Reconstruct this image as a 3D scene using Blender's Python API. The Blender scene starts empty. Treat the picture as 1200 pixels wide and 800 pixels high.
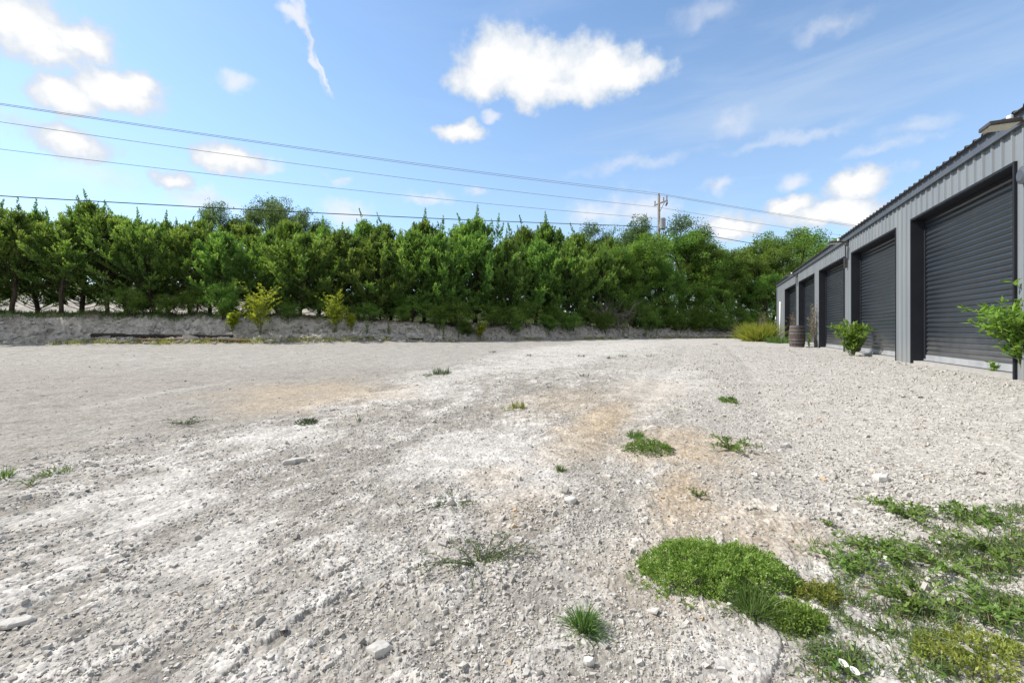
import bpy, math, random
import numpy as np
from mathutils import Vector, Matrix

R = math.radians
random.seed(7)
rng = np.random.default_rng(7)
scene = bpy.context.scene
COL = scene.collection

# ------------------------------------------------------------------ camera
F = 510.0            # focal length in photo pixels (photo is 1200 wide)
HZ = 388.0           # row of the horizon in the photo
CZ = 0.75            # eye height above the building's floor
cam = bpy.data.cameras.new("camera")
cam.sensor_width = 36.0
cam.lens = 36.0 * F / 1200.0
cam.shift_y = (HZ - 400.0) / 1200.0
cam.clip_start = 0.05
cam.clip_end = 20000
cam_o = bpy.data.objects.new("camera", cam)
cam_o.location = (0, 0, CZ)
cam_o.rotation_euler = (R(90), 0, 0)
COL.objects.link(cam_o)
scene.camera = cam_o

# ------------------------------------------------------------------ light, sky, exposure
SUN_AZ = -74.0       # degrees clockwise from straight ahead (negative: to the left)
SUN_EL = 47.0
sd = Vector((math.sin(R(SUN_AZ)) * math.cos(R(SUN_EL)), math.cos(R(SUN_AZ)) * math.cos(R(SUN_EL)), math.sin(R(SUN_EL))))
sun = bpy.data.lights.new("sun", 'SUN')
sun.energy = 4.6
sun.angle = R(0.53)
sun.color = (1.0, 0.94, 0.84)
sun_o = bpy.data.objects.new("sun", sun)
sun_o.rotation_euler = sd.to_track_quat('Z', 'Y').to_euler()
sun_o.location = (-40, 40, 60)
COL.objects.link(sun_o)

scene.view_settings.view_transform = 'Standard'
scene.view_settings.look = 'None'
scene.view_settings.gamma = 1.0
scene.view_settings.exposure = 0.52
scene.view_settings.use_curve_mapping = False
scene.cycles.use_denoising = True
scene.cycles.max_bounces = 6
scene.cycles.diffuse_bounces = 3
scene.cycles.transmission_bounces = 4

SKY_STRENGTH = 0.14
world = bpy.data.worlds.new("World")
scene.world = world
world.use_nodes = True
nt = world.node_tree
nt.nodes.clear()


class NB:
    """small node-building helper"""
    def __init__(self, tree):
        self.t = tree

    def n(self, typ, **kw):
        nd = self.t.nodes.new(typ)
        for k, v in kw.items():
            setattr(nd, k, v)
        return nd

    def link(self, a, b):
        self.t.links.new(a, b)

    def put(self, sock, v):
        if hasattr(v, 'is_output') or isinstance(v, bpy.types.NodeSocket):
            self.t.links.new(v, sock)
        else:
            sock.default_value = v

    def m(self, op, a, b=None, c=None, clamp=False):
        nd = self.n('ShaderNodeMath', operation=op, use_clamp=clamp)
        self.put(nd.inputs[0], a)
        if b is not None:
            self.put(nd.inputs[1], b)
        if c is not None:
            self.put(nd.inputs[2], c)
        return nd.outputs[0]

    def vm(self, op, a, b=None, scale=None):
        nd = self.n('ShaderNodeVectorMath', operation=op)
        self.put(nd.inputs[0], a)
        if b is not None:
            self.put(nd.inputs[1], b)
        if scale is not None:
            self.put(nd.inputs['Scale'], scale)
        return nd.outputs[0]

    def noise(self, vec, scale, detail=4, rough=0.5, dist=0.0):
        nd = self.n('ShaderNodeTexNoise')
        if vec is not None:
            self.put(nd.inputs['Vector'], vec)
        nd.inputs['Scale'].default_value = scale
        nd.inputs['Detail'].default_value = detail
        nd.inputs['Roughness'].default_value = rough
        nd.inputs['Distortion'].default_value = dist
        return nd

    def ramp(self, fac, stops, interp='LINEAR'):
        nd = self.n('ShaderNodeValToRGB')
        nd.color_ramp.interpolation = interp
        el = nd.color_ramp.elements
        while len(el) > 1:
            el.remove(el[0])
        el[0].position = stops[0][0]
        el[0].color = tuple(stops[0][1]) + (1,)
        for p, c in stops[1:]:
            e = el.new(p)
            e.color = tuple(c) + (1,)
        self.put(nd.inputs[0], fac)
        return nd.outputs[0]

    def mix(self, fac, a, b, blend='MIX'):
        nd = self.n('ShaderNodeMix', data_type='RGBA', blend_type=blend)
        self.put(nd.inputs[0], fac)
        for s, v in ((nd.inputs[6], a), (nd.inputs[7], b)):
            if isinstance(v, tuple) and len(v) == 3:
                v = v + (1,)
            self.put(s, v)
        return nd.outputs[2]

    def smooth(self, x, lo, hi):
        nd = self.n('ShaderNodeMapRange', interpolation_type='SMOOTHSTEP')
        self.put(nd.inputs[0], x)
        nd.inputs[1].default_value = lo
        nd.inputs[2].default_value = hi
        nd.inputs[3].default_value = 0
        nd.inputs[4].default_value = 1
        return nd.outputs[0]


def build_world():
    b = NB(nt)
    sky = b.n('ShaderNodeTexSky', sky_type='NISHITA')
    sky.sun_disc = False
    sky.sun_elevation = R(SUN_EL)
    sky.sun_rotation = R(SUN_AZ)
    sky.altitude = 200
    sky.air_density = 1.0
    sky.dust_density = 0.25
    sky.ozone_density = 1.6
    tc = b.n('ShaderNodeTexCoord')
    d = tc.outputs['Generated']
    sep = b.n('ShaderNodeSeparateXYZ')
    b.link(d, sep.inputs[0])
    az = b.m('ARCTAN2', sep.outputs[0], sep.outputs[1])
    el = b.m('ARCSINE', sep.outputs[2])
    # slow warp and fine billow of the cloud outlines, both in direction space
    nw = b.noise(d, 7.0, 3, 0.5)
    nf = b.noise(d, 15.0, 7, 0.58)
    wz = b.noise(d, 11.0, 3, 0.55)
    wz2 = b.noise(d, 34.0, 4, 0.6)
    for src, amp in ((wz, 0.075), (wz2, 0.04)):
        sc = b.n('ShaderNodeSeparateColor')
        b.link(src.outputs['Color'], sc.inputs[0])
        az = b.m('ADD', az, b.m('MULTIPLY', b.m('SUBTRACT', sc.outputs[0], 0.5), amp))
        el = b.m('ADD', el, b.m('MULTIPLY', b.m('SUBTRACT', sc.outputs[1], 0.5), amp * 0.75))
    n1 = b.m('SUBTRACT', nw.outputs['Fac'], 0.5)
    n2 = b.m('SUBTRACT', nf.outputs['Fac'], 0.5)

    def ang(px, py):
        x, z = (px - 600) / F, (HZ - py) / F
        return math.atan2(x, 1), math.atan2(z, math.hypot(x, 1))

    def blob(px, py, rx, ry, rot=0.0, weight=1.0):
        a0, e0 = ang(px, py)
        a1, _ = ang(px + rx, py)
        a2, _ = ang(px - rx, py)
        _, e1 = ang(px, py - ry)
        _, e2 = ang(px, py + ry)
        ra, re = abs(a1 - a2) / 2, abs(e1 - e2) / 2
        da = b.m('SUBTRACT', az, a0)
        de = b.m('SUBTRACT', el, e0)
        if rot:
            c, s = math.cos(rot), math.sin(rot)
            u = b.m('ADD', b.m('MULTIPLY', da, c), b.m('MULTIPLY', de, s))
            v = b.m('SUBTRACT', b.m('MULTIPLY', de, c), b.m('MULTIPLY', da, s))
        else:
            u, v = da, de
        u = b.m('DIVIDE', u, ra)
        v = b.m('DIVIDE', v, re)
        r2 = b.m('ADD', b.m('MULTIPLY', u, u), b.m('MULTIPLY', v, v))
        return b.m('MULTIPLY', b.m('SUBTRACT', 1.0, b.m('SQRT', r2)), weight)

    def union(lst):
        o = lst[0]
        for x in lst[1:]:
            o = b.m('MAXIMUM', o, x)
        return o

    dense = union([blob(*p) for p in (
        (590, 76, 62, 56), (640, 98, 116, 32), (690, 88, 90, 40), (565, 100, 50, 30), (735, 90, 60, 26), (640, 80, 80, 44),
        (30, 30, 110, 48), (100, 45, 52, 28), (130, 112, 72, 30), (75, 112, 60, 34), (150, 100, 50, 24),
        (75, 168, 72, 26), (268, 184, 44, 26), (205, 212, 34, 15), (538, 158, 40, 15), (60, 60, 70, 26),
        (1000, 216, 62, 24), (975, 250, 80, 20), (925, 240, 40, 14), (862, 268, 40, 16))])
    soft = union([blob(*p) for p in (
        (280, 97, 34, 17), (862, 262, 60, 20), (700, 250, 60, 20),
        (740, 245, 70, 26), (405, 246, 40, 18), (840, 220, 26, 12), (930, 208, 24, 14), (20, 140, 60, 18),
        (500, 232, 40, 12), (235, 235, 70, 20), (575, 140, 22, 8), (400, 208, 20, 8), (310, 195, 24, 12), (560, 225, 24, 9))])
    faint = union([blob(*p) for p in ((832, 14, 60, 22), (855, 147, 34, 18), (975, 30, 60, 18), (1085, 145, 80, 14), (930, 165, 120, 10), (740, 192, 130, 12, 0.08), (1040, 170, 90, 10), (120, 210, 120, 30))])
    trail = union([blob(346, 15, 26, 14), blob(364, 48, 62, 9, -1.13), blob(382, 84, 34, 5, -1.2),
                   blob(355, 30, 38, 11, -1.05)])
    wob = b.m('ADD', b.m('MULTIPLY', n1, 0.30), b.m('MULTIPLY', n2, 1.2))
    m_d = b.smooth(b.m('ADD', dense, wob), -0.05, 0.38)
    m_s = b.m('MULTIPLY', b.smooth(b.m('ADD', soft, b.m('MULTIPLY', wob, 1.1)), 0.0, 1.0), 0.75)
    m_f = b.m('MULTIPLY', b.smooth(b.m('ADD', faint, b.m('MULTIPLY', wob, 0.9)), 0.0, 1.1), 0.42)
    m_t = b.m('MULTIPLY', b.smooth(b.m('ADD', trail, b.m('MULTIPLY', wob, 1.2)), 0.05, 0.9), 0.85)
    # thin cirrus sheets, drawn out sideways
    mp = b.n('ShaderNodeMapping')
    b.link(d, mp.inputs[0])
    mp.inputs['Scale'].default_value = (1.0, 1.0, 7.0)
    mp.inputs['Rotation'].default_value = (0.0, R(4), 0.0)
    ci = b.noise(mp.outputs[0], 2.3, 6, 0.55, 0.4)
    m_c = b.m('MULTIPLY', b.smooth(ci.outputs['Fac'], 0.46, 0.80), 0.32)
    east = b.smooth(az, -0.25, 0.45)
    m_c = b.m('MULTIPLY', m_c, b.m('ADD', 0.3, b.m('MULTIPLY', east, 0.7)))
    # milky veil low over the horizon
    veil = b.m('MULTIPLY', b.smooth(el, 0.80, 0.0), 0.40)
    # unseen clouds added behind the camera to whiten the blue fill light
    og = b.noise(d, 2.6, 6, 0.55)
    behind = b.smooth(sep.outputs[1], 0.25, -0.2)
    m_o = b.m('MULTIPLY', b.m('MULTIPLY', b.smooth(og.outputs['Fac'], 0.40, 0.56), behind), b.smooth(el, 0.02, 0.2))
    # sky colour: a little richer than the model's
    hs = b.n('ShaderNodeHueSaturation')
    hs.inputs['Saturation'].default_value = 1.05
    hs.inputs['Value'].default_value = 1.14
    hs.inputs['Hue'].default_value = 0.497
    b.link(sky.outputs[0], hs.inputs['Color'])
    col = hs.outputs[0]
    k = 1.0 / SKY_STRENGTH
    col = b.mix(veil, col, (0.38 * k, 0.51 * k, 0.70 * k))
    col = b.mix(m_c, col, (0.50 * k, 0.57 * k, 0.66 * k))
    ctone = b.ramp(b.m('ADD', b.m('MULTIPLY', n2, 1.6), 0.55), [(0.2, (0.46, 0.50, 0.56)), (0.6, (0.64, 0.65, 0.68))])
    ctone = b.vm('SCALE', ctone, scale=k)
    col = b.mix(m_f, col, ctone)
    col = b.mix(m_s, col, ctone)
    col = b.mix(m_t, col, ctone)
    core = b.smooth(b.m('ADD', dense, wob), 0.1, 0.75)
    # grey, softer undersides: thickness felt from a little higher up in the cloud
    under = b.smooth(b.m('ADD', b.m('MULTIPLY', n2, 2.2), b.m('MULTIPLY', b.m('SUBTRACT', dense, 0.25), 1.2)), -0.35, 0.45)
    cd = b.mix(core, (0.47 * k, 0.53 * k, 0.61 * k), b.mix(under, (0.58 * k, 0.61 * k, 0.66 * k), (0.72 * k, 0.72 * k, 0.72 * k)))
    col = b.mix(m_d, col, cd)
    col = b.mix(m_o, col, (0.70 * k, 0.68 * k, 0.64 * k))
    bg = b.n('ShaderNodeBackground')
    b.link(col, bg.inputs['Color'])
    bg.inputs['Strength'].default_value = SKY_STRENGTH
    out = b.n('ShaderNodeOutputWorld')
    b.link(bg.outputs[0], out.inputs['Surface'])
    world.cycles.sampling_method = 'MANUAL'
    world.cycles.sample_map_resolution = 512


build_world()

# ------------------------------------------------------------------ numpy noise
PERM = rng.permutation(512).astype(np.int64)
PERM = np.concatenate([PERM, PERM])
GA = rng.random(512) * 2 * np.pi
GX, GY = np.cos(GA), np.sin(GA)


def _h(i, j):
    return PERM[(PERM[i & 511] + j) & 511]


def perlin(x, y):
    xi = np.floor(x).astype(np.int64)
    yi = np.floor(y).astype(np.int64)
    xf, yf = x - xi, y - yi
    u = xf * xf * xf * (xf * (xf * 6 - 15) + 10)
    v = yf * yf * yf * (yf * (yf * 6 - 15) + 10)

    def g(a, c, dx, dy):
        h = _h(a, c)
        return GX[h] * dx + GY[h] * dy
    n00 = g(xi, yi, xf, yf)
    n10 = g(xi + 1, yi, xf - 1, yf)
    n01 = g(xi, yi + 1, xf, yf - 1)
    n11 = g(xi + 1, yi + 1, xf - 1, yf - 1)
    return ((n00 * (1 - u) + n10 * u) * (1 - v) + (n01 * (1 - u) + n11 * u) * v) * 1.5


def fbm(x, y, oct=4, gain=0.5, lac=2.03):
    a, s, t = 1.0, 0.0, 0.0
    for k in range(oct):
        s = s + a * perlin(x + 17.3 * k, y - 9.1 * k)
        t += a
        a *= gain
        x, y = x * lac, y * lac
    return s / t


def worley(x, y):
    """distance to the nearest and second feature point and the nearest cell's random value"""
    xi = np.floor(x).astype(np.int64)
    yi = np.floor(y).astype(np.int64)
    d1 = np.full(x.shape, 9.0)
    d2 = np.full(x.shape, 9.0)
    val = np.zeros(x.shape)
    for a in (-1, 0, 1):
        for c in (-1, 0, 1):
            h = _h(xi + a, yi + c)
            px = xi + a + GX[h] * 0.35 + 0.5
            py = yi + c + GY[h] * 0.35 + 0.5
            dd = (px - x) ** 2 + (py - y) ** 2
            nearer = dd < d1
            d2 = np.where(nearer, d1, np.minimum(d2, dd))
            val = np.where(nearer, (h % 97) / 96.0, val)
            d1 = np.where(nearer, dd, d1)
    return np.sqrt(d1), np.sqrt(d2), val


def sst(lo, hi, x):
    t = np.clip((x - lo) / (hi - lo), 0, 1)
    return t * t * (3 - 2 * t)


# ------------------------------------------------------------------ the building's line
TH = math.atan(232.0 / F)
D_W = 4.87
SN, CS = math.sin(TH), math.cos(TH)


def wall_pt(s, out=0.0, z=0.0):
    """a point on the wall: s metres along it, out metres in front of it"""
    return (D_W * CS + s * SN - out * CS, -D_W * SN + s * CS + out * SN, z)


# ------------------------------------------------------------------ terrain
FOOT_X = np.array([-400, -60, -26, -15, -11, -7, -3, 5, 16, 24, 60, 400.0])
FOOT_Y = np.array([-60, 14, 24.6, 25.6, 26.5, 28.5, 32, 37, 42.5, 44, 56, 160.0])


def bank_b(x, y):
    fy = np.interp(x, FOOT_X, FOOT_Y)
    fy = fy + 0.7 * fbm(x * 0.35, x * 0 + 3.3, 3)
    return (y - fy) * 0.93


def macro(x, y):
    x = np.asarray(x, float)
    y = np.asarray(y, float)
    so = (x - D_W * CS) * SN + (y + D_W * SN) * CS      # along the wall
    ou = -(x - D_W * CS) * CS + (y + D_W * SN) * SN     # in front of the wall
    t1 = sst(-2, 21, y)
    t2 = sst(4.4, 0.2, ou)
    t = 1 - (1 - t1) * (1 - t2)
    z = -0.68 + 0.585 * t + 0.15 * sst(14, 38, y)
    z = z + 0.035 * fbm(x * 0.25, y * 0.25, 3) * sst(0.3, 3, ou)
    # wheel ruts running beside the building
    z = z - 0.03 * np.exp(-((ou - 4.0 + 0.4 * fbm(so * 0.1, so * 0, 2)) / 0.22) ** 2) * sst(2, 6, so) * sst(30, 18, so)
    z = z - 0.03 * np.exp(-((ou - 5.9 + 0.4 * fbm(so * 0.1, so * 0, 2)) / 0.22) ** 2) * sst(2, 6, so) * sst(30, 18, so)
    b = bank_b(x, y)
    hb = np.interp(x, [-30, -17, -12, -7, -2, 3, 10, 18, 26], [1.82, 1.80, 1.6, 1.35, 1.15, 1.25, 1.05, 0.85, 0.7])
    wb = np.interp(x, [-30, -17, -10, 0, 20], [3.6, 3.5, 3.2, 1.8, 1.6])
    k = sst(0, 1, b / wb)
    z = z + hb * k * (1 + 0.18 * fbm(x * 0.8, y * 0.8, 3))
    # shelf of spoil in front of the foot on the left
    z = z + 0.35 * np.exp(-((b - 0.4) / 1.0) ** 2) * np.interp(x, [-28, -20, -9, -4], [0.5, 0.6, 1, 0.1])
    # eroded gullies on the face
    face = k * (1 - k) * 4
    z = z + face * (0.28 * fbm(x * 1.1, y * 0.5, 4) - 0.12 * np.abs(fbm(x * 2.6, y * 0.8 + 4, 3)))
    # the land climbs again behind the trees
    z = z + np.interp(x, [-60, -5, 30, 90], [4.5, 3.2, 2.0, 1.5]) * sst(9, 30, b)
    return z


BND_Y = np.array([0, 4.4, 6.0, 6.6, 9.8, 15, 25, 60])
BND_X = np.array([-9.0, -5.3, -4.1, -3.4, -2.8, -1.2, 3.0, 14])


def zones(x, y):
    """intrinsic colour and roughness of the ground at points: masks from place and noise only"""
    so = (x - D_W * CS) * SN + (y + D_W * SN) * CS
    ou = -(x - D_W * CS) * CS + (y + D_W * SN) * SN
    w = fbm(x * 0.9, y * 0.9, 4)
    left = sst(0.5, -0.5, x - np.interp(y, BND_Y, BND_X) + 1.1 * w)
    streak = fbm(so * 0.42 + 5 + 0.8 * w, ou * 0.95 + 0.8 * w, 5, 0.58)
    streak2 = fbm(so * 1.3 + 2, ou * 3.2, 5, 0.6)
    gravel = sst(1.2, 3.0, x + 0.9 * w - 0.12 * y)
    far = sst(9, 16, np.hypot(x, y))
    flaky = (1 - left) * (1 - gravel)
    tan = np.zeros_like(x)
    for (cx, cy, ra, rl, a) in ((1.35, 6.3, 0.5, 2.1, 1.0), (1.42, 3.6, 0.34, 1.0, 1.0), (1.9, 4.9, 0.8, 1.2, 0.95), (1.0, 7.6, 1.0, 1.6, 0.55), (1.7, 3.0, 0.5, 0.5, 0.7), (-3.7, 8.2, 2.1, 1.7, 0.8), (0.05, 3.3, 0.35, 0.6, 0.4),
                                (0.9, 2.5, 0.5, 0.5, 0.35), (2.6, 8.5, 0.9, 2.5, 0.35), (-0.15, 4.0, 0.3, 0.4, 0.5)):
        dx, dy = x - cx, y - cy
        u = dx * CS - dy * SN
        v = dx * SN + dy * CS
        tan = np.maximum(tan, a * sst(1.25, 0.35, np.sqrt((u / ra) ** 2 + (v / rl) ** 2) + 0.7 * w))
    pale = np.zeros_like(x)
    for (cx, cy, ra, rl) in ((-.4, 4.9, .8, 1.0), (-2.8, 5.4, .8, .45), (-1.9, 8.2, .9, 1.2), (-1.4, 11, 1.0, 2.2), (1.1, 14, 1.3, 3.2), (-1.9, 2.75, .5, .5),
                             (.1, 4.0, .5, .7), (2.2, 20, 1.6, 6), (-3.2, 3.6, .35, .7), (3.5, 10, 1.0, 3.0), (-2.6, 3.3, .3, .5), (5.5, 22, 2.0, 8)):
        dx, dy = x - cx, y - cy
        u = dx * CS - dy * SN
        v = dx * SN + dy * CS
        pale = np.maximum(pale, sst(1.25, 0.5, np.sqrt((u / ra) ** 2 + (v / rl) ** 2) + 0.9 * w + 0.5 * streak2))
    # broken pale crust: two layers with ragged edges
    cr = fbm(so * 2.1 + 1.5 * w, ou * 3.4, 7, 0.64) + 0.35 * streak
    cr2 = fbm(so * 4.2 + 9, ou * 6.5 + 1.5 * w, 6, 0.64) + 0.25 * streak
    cru = sst(0.02, 0.07, cr)
    cru2 = sst(0.05, 0.11, cr2)
    return dict(pale=pale, cru=cru, cru2=cru2, left=left, streak=streak, streak2=streak2, gravel=gravel, far=far, flaky=flaky, tan=tan, w=w, so=so, ou=ou)


def detail(x, y, zn):
    """centimetre-scale relief of the yard"""
    r = np.hypot(x, y)
    near = sst(16, 5, r)
    fl = zn['flaky'] * sst(-0.30, 0.25, zn['streak'] + 0.5 * zn['streak2'])
    a1, a2, av = worley(zn['so'] * 7.0 + 1.2 * zn['w'], zn['ou'] * 11.0 + 2 * zn['streak'])
    b1, b2, bv = worley(x * 22 + 2 * zn['w'], y * 22)
    plate = 0.4 * av * 0.022 * sst(0.0, 0.12, a2 - a1) + 0.011 * zn['cru'] + 0.006 * zn['cru2']
    fl = np.maximum(fl, 0.55 * zn['flaky'])
    grit = bv * 0.006 * sst(0.0, 0.25, b2 - b1)
    z = fl * plate * near + (0.35 + 0.65 * (1 - zn['left'])) * grit * near
    z = z + 0.010 * zn['streak2'] * (1 - 0.7 * zn['left']) + 0.024 * zn['streak']
    z = z + 0.006 * fbm(x * 9, y * 9, 3) * near
    z = z + 0.05 * fbm(x * 1.3, y * 1.3, 3) * sst(18, 24, r)
    z = z * (1 - 0.5 * zn['tan']) * (1 - 0.65 * zn['pale'])
    return z, av, bv, a2 - a1


def link_mesh(name, V, Fs, mat=None, parent=None, smooth=False, face_attr=None, point_col=None):
    """one mesh object from numpy vertices and an (n,k) face array (or a list of such arrays)"""
    me = bpy.data.meshes.new(name)
    V = np.asarray(V, np.float32)
    if not isinstance(Fs, (list, tuple)):
        Fs = [Fs]
    Fs = [np.asarray(f, np.int32) for f in Fs if len(f)]
    nf = sum(len(f) for f in Fs)
    nl = sum(f.size for f in Fs)
    me.vertices.add(len(V))
    me.vertices.foreach_set("co", V.ravel())
    me.loops.add(nl)
    me.loops.foreach_set("vertex_index", np.concatenate([f.ravel() for f in Fs]))
    me.polygons.add(nf)
    cnt = np.concatenate([np.full(len(f), f.shape[1], np.int32) for f in Fs])
    st = np.concatenate([[0], np.cumsum(cnt)[:-1]]).astype(np.int32)
    me.polygons.foreach_set("loop_start", st)
    me.polygons.foreach_set("loop_total", cnt)
    me.polygons.foreach_set("use_smooth", np.full(nf, smooth, bool))
    if face_attr is not None:
        at = me.attributes.new("tint", 'FLOAT', 'FACE')
        at.data.foreach_set("value", np.asarray(face_attr, np.float32))
    if point_col is not None:
        at = me.attributes.new("soil", 'FLOAT_COLOR', 'POINT')
        c = np.ones((len(V), 4), np.float32)
        c[:, :3] = point_col
        at.data.foreach_set("color", c.ravel())
    me.update(calc_edges=True)
    if mat:
        me.materials.append(mat)
    o = bpy.data.objects.new(name, me)
    COL.objects.link(o)
    if parent:
        o.parent = parent
    return o


def tag(o, label=None, cat=None, group=None, kind=None):
    if label:
        o['label'] = label
    if cat:
        o['category'] = cat
    if group:
        o['group'] = group
    if kind:
        o['kind'] = kind
    return o


def thing(name, label, cat, loc=(0, 0, 0), rz=0.0, group=None):
    o = bpy.data.objects.new(name, None)
    o.empty_display_size = 0.2
    o.location = loc
    o.rotation_euler = (0, 0, rz)
    COL.objects.link(o)
    return tag(o, label, cat, group)


# ------------------------------------------------------------------ materials
def new_mat(name):
    m = bpy.data.materials.new(name)
    m.use_nodes = True
    m.node_tree.nodes.clear()
    return m, NB(m.node_tree)


def surf(b, shader, disp=None):
    out = b.n('ShaderNodeOutputMaterial')
    b.link(shader, out.inputs['Surface'])


def principled(b, col, rough=0.6, metal=0.0, spec=0.5, normal=None):
    p = b.n('ShaderNodeBsdfPrincipled')
    if isinstance(col, tuple) and len(col) == 3:
        col = col + (1,)
    b.put(p.inputs['Base Color'], col)
    b.put(p.inputs['Roughness'], rough)
    p.inputs['Metallic'].default_value = metal
    p.inputs['Specular IOR Level'].default_value = spec
    if normal is not None:
        b.link(normal, p.inputs['Normal'])
    return p.outputs[0]


def bump(b, h, strength=0.5, dist=0.01):
    nd = b.n('ShaderNodeBump')
    nd.inputs['Strength'].default_value = strength
    nd.inputs['Distance'].default_value = dist
    b.link(h, nd.inputs['Height'])
    return nd.outputs[0]


def mat_simple(name, c0, c1, rough=0.6, metal=0.0, spec=0.4, scale=6.0, stretch=(1, 1, 1), bmp=0.0, bscale=60, dust_sheen=0.0):
    m, b = new_mat(name)
    tc = b.n('ShaderNodeTexCoord')
    mp = b.n('ShaderNodeMapping')
    b.link(tc.outputs['Object'], mp.inputs[0])
    mp.inputs['Scale'].default_value = stretch
    ns = b.noise(mp.outputs[0], scale, 6, 0.6)
    col = b.ramp(ns.outputs['Fac'], [(0.3, c0), (0.7, c1)])
    if dust_sheen:  # pale dust low down; on doors it also paints in reflected light
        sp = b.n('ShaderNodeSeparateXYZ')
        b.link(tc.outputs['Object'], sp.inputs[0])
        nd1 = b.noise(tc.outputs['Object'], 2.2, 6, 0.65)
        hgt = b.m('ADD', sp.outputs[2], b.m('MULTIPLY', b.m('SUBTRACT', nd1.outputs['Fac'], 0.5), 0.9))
        low = b.m('MULTIPLY', b.smooth(hgt, 0.75, -0.05), dust_sheen)
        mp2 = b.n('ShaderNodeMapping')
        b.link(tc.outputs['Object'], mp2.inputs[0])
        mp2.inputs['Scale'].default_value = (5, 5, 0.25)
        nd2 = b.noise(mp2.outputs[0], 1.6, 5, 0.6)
        run = b.m('MULTIPLY', b.smooth(nd2.outputs['Fac'], 0.55, 0.8), dust_sheen * 0.35)
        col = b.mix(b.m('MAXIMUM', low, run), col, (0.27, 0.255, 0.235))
    nrm = None
    if bmp:
        nb = b.noise(mp.outputs[0], bscale, 4, 0.6)
        nrm = bump(b, nb.outputs['Fac'], bmp, 0.01)
    rg = b.m('ADD', rough - 0.08, b.m('MULTIPLY', ns.outputs['Fac'], 0.16))
    surf(b, principled(b, col, rg, metal, spec, nrm))
    return m


def mat_leaf(name, c0, c1, c2, trans=0.35, rough=0.5, var=0.25):
    """leaf colour ramps over each leaf's own tint; each plant differs a little"""
    m, b = new_mat(name)
    at = b.n('ShaderNodeAttribute', attribute_name="tint")
    oi = b.n('ShaderNodeObjectInfo')
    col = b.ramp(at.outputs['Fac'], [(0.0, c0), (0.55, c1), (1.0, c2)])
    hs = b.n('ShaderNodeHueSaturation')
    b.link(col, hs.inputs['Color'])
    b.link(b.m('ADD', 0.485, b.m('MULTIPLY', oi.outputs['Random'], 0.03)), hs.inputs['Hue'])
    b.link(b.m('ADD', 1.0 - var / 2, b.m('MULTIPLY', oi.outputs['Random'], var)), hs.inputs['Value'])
    p = principled(b, hs.outputs[0], rough, 0, 0.25)
    t = b.n('ShaderNodeBsdfTranslucent')
    tcol = b.mix(1.0, hs.outputs[0], (1.25, 1.3, 0.6), 'MULTIPLY')
    b.link(tcol, t.inputs['Color'])
    mx = b.n('ShaderNodeMixShader')
    mx.inputs[0].default_value = trans
    b.link(p, mx.inputs[1])
    b.link(t.outputs[0], mx.inputs[2])
    surf(b, mx.outputs[0])
    return m


def mat_ground():
    m, b = new_mat("limestone ground")
    at = b.n('ShaderNodeAttribute', attribute_name="soil")
    geo = b.n('ShaderNodeNewGeometry')
    pos = geo.outputs['Position']
    n1 = b.noise(pos, 3.0, 8, 0.65)
    n2 = b.noise(pos, 45.0, 5, 0.65)
    n3 = b.noise(pos, 140.0, 3, 0.6)
    v = b.n('ShaderNodeTexVoronoi')
    b.link(pos, v.inputs['Vector'])
    v.inputs['Scale'].default_value = 38.0
    v.inputs['Randomness'].default_value = 1.0
    v2 = b.n('ShaderNodeTexVoronoi')
    b.link(pos, v2.inputs['Vector'])
    v2.inputs['Scale'].default_value = 12.0
    sep = b.n('ShaderNodeSeparateColor')
    b.link(v.outputs['Color'], sep.inputs[0])
    sep2 = b.n('ShaderNodeSeparateColor')
    b.link(v2.outputs['Color'], sep2.inputs[0])
    f = b.m('ADD', 0.50, b.m('MULTIPLY', n1.outputs['Fac'], 0.42))
    f = b.m('ADD', f, b.m('MULTIPLY', n2.outputs['Fac'], 0.30))
    f = b.m('ADD', f, b.m('MULTIPLY', b.m('SUBTRACT', sep.outputs[0], 0.5), 0.34))
    f = b.m('ADD', f, b.m('MULTIPLY', b.m('SUBTRACT', sep2.outputs[1], 0.5), 0.14))
    f = b.m('ADD', f, b.m('MULTIPLY', b.m('SUBTRACT', n3.outputs['Fac'], 0.5), 0.5))
    col = b.vm('SCALE', at.outputs['Color'], scale=f)
    h = b.m('ADD', b.m('MULTIPLY', n2.outputs['Fac'], 0.7), b.m('MULTIPLY', v.outputs['Distance'], -0.9))
    h = b.m('ADD', h, b.m('MULTIPLY', n3.outputs['Fac'], 0.35))
    nrm = bump(b, h, 0.75, 0.011)
    surf(b, principled(b, col, 0.95, 0, 0.12, nrm))
    return m


def mat_stone():
    m, b = new_mat("crushed limestone")
    at = b.n('ShaderNodeAttribute', attribute_name="tint")
    geo = b.n('ShaderNodeNewGeometry')
    ns = b.noise(geo.outputs['Position'], 70, 4, 0.6)
    col = b.ramp(at.outputs['Fac'], [(0.0, (0.22, 0.205, 0.185)), (0.12, (0.30, 0.28, 0.25)), (0.5, (0.40, 0.38, 0.35)),
                                     (0.85, (0.45, 0.435, 0.41)), (0.93, (0.56, 0.545, 0.52)), (0.95, (0.40, 0.30, 0.19)), (1.0, (0.46, 0.38, 0.27))])
    f = b.m('ADD', 0.72, b.m('MULTIPLY', ns.outputs['Fac'], 0.56))
    surf(b, principled(b, b.vm('SCALE', col, scale=f), 0.92, 0, 0.15))
    return m


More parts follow.
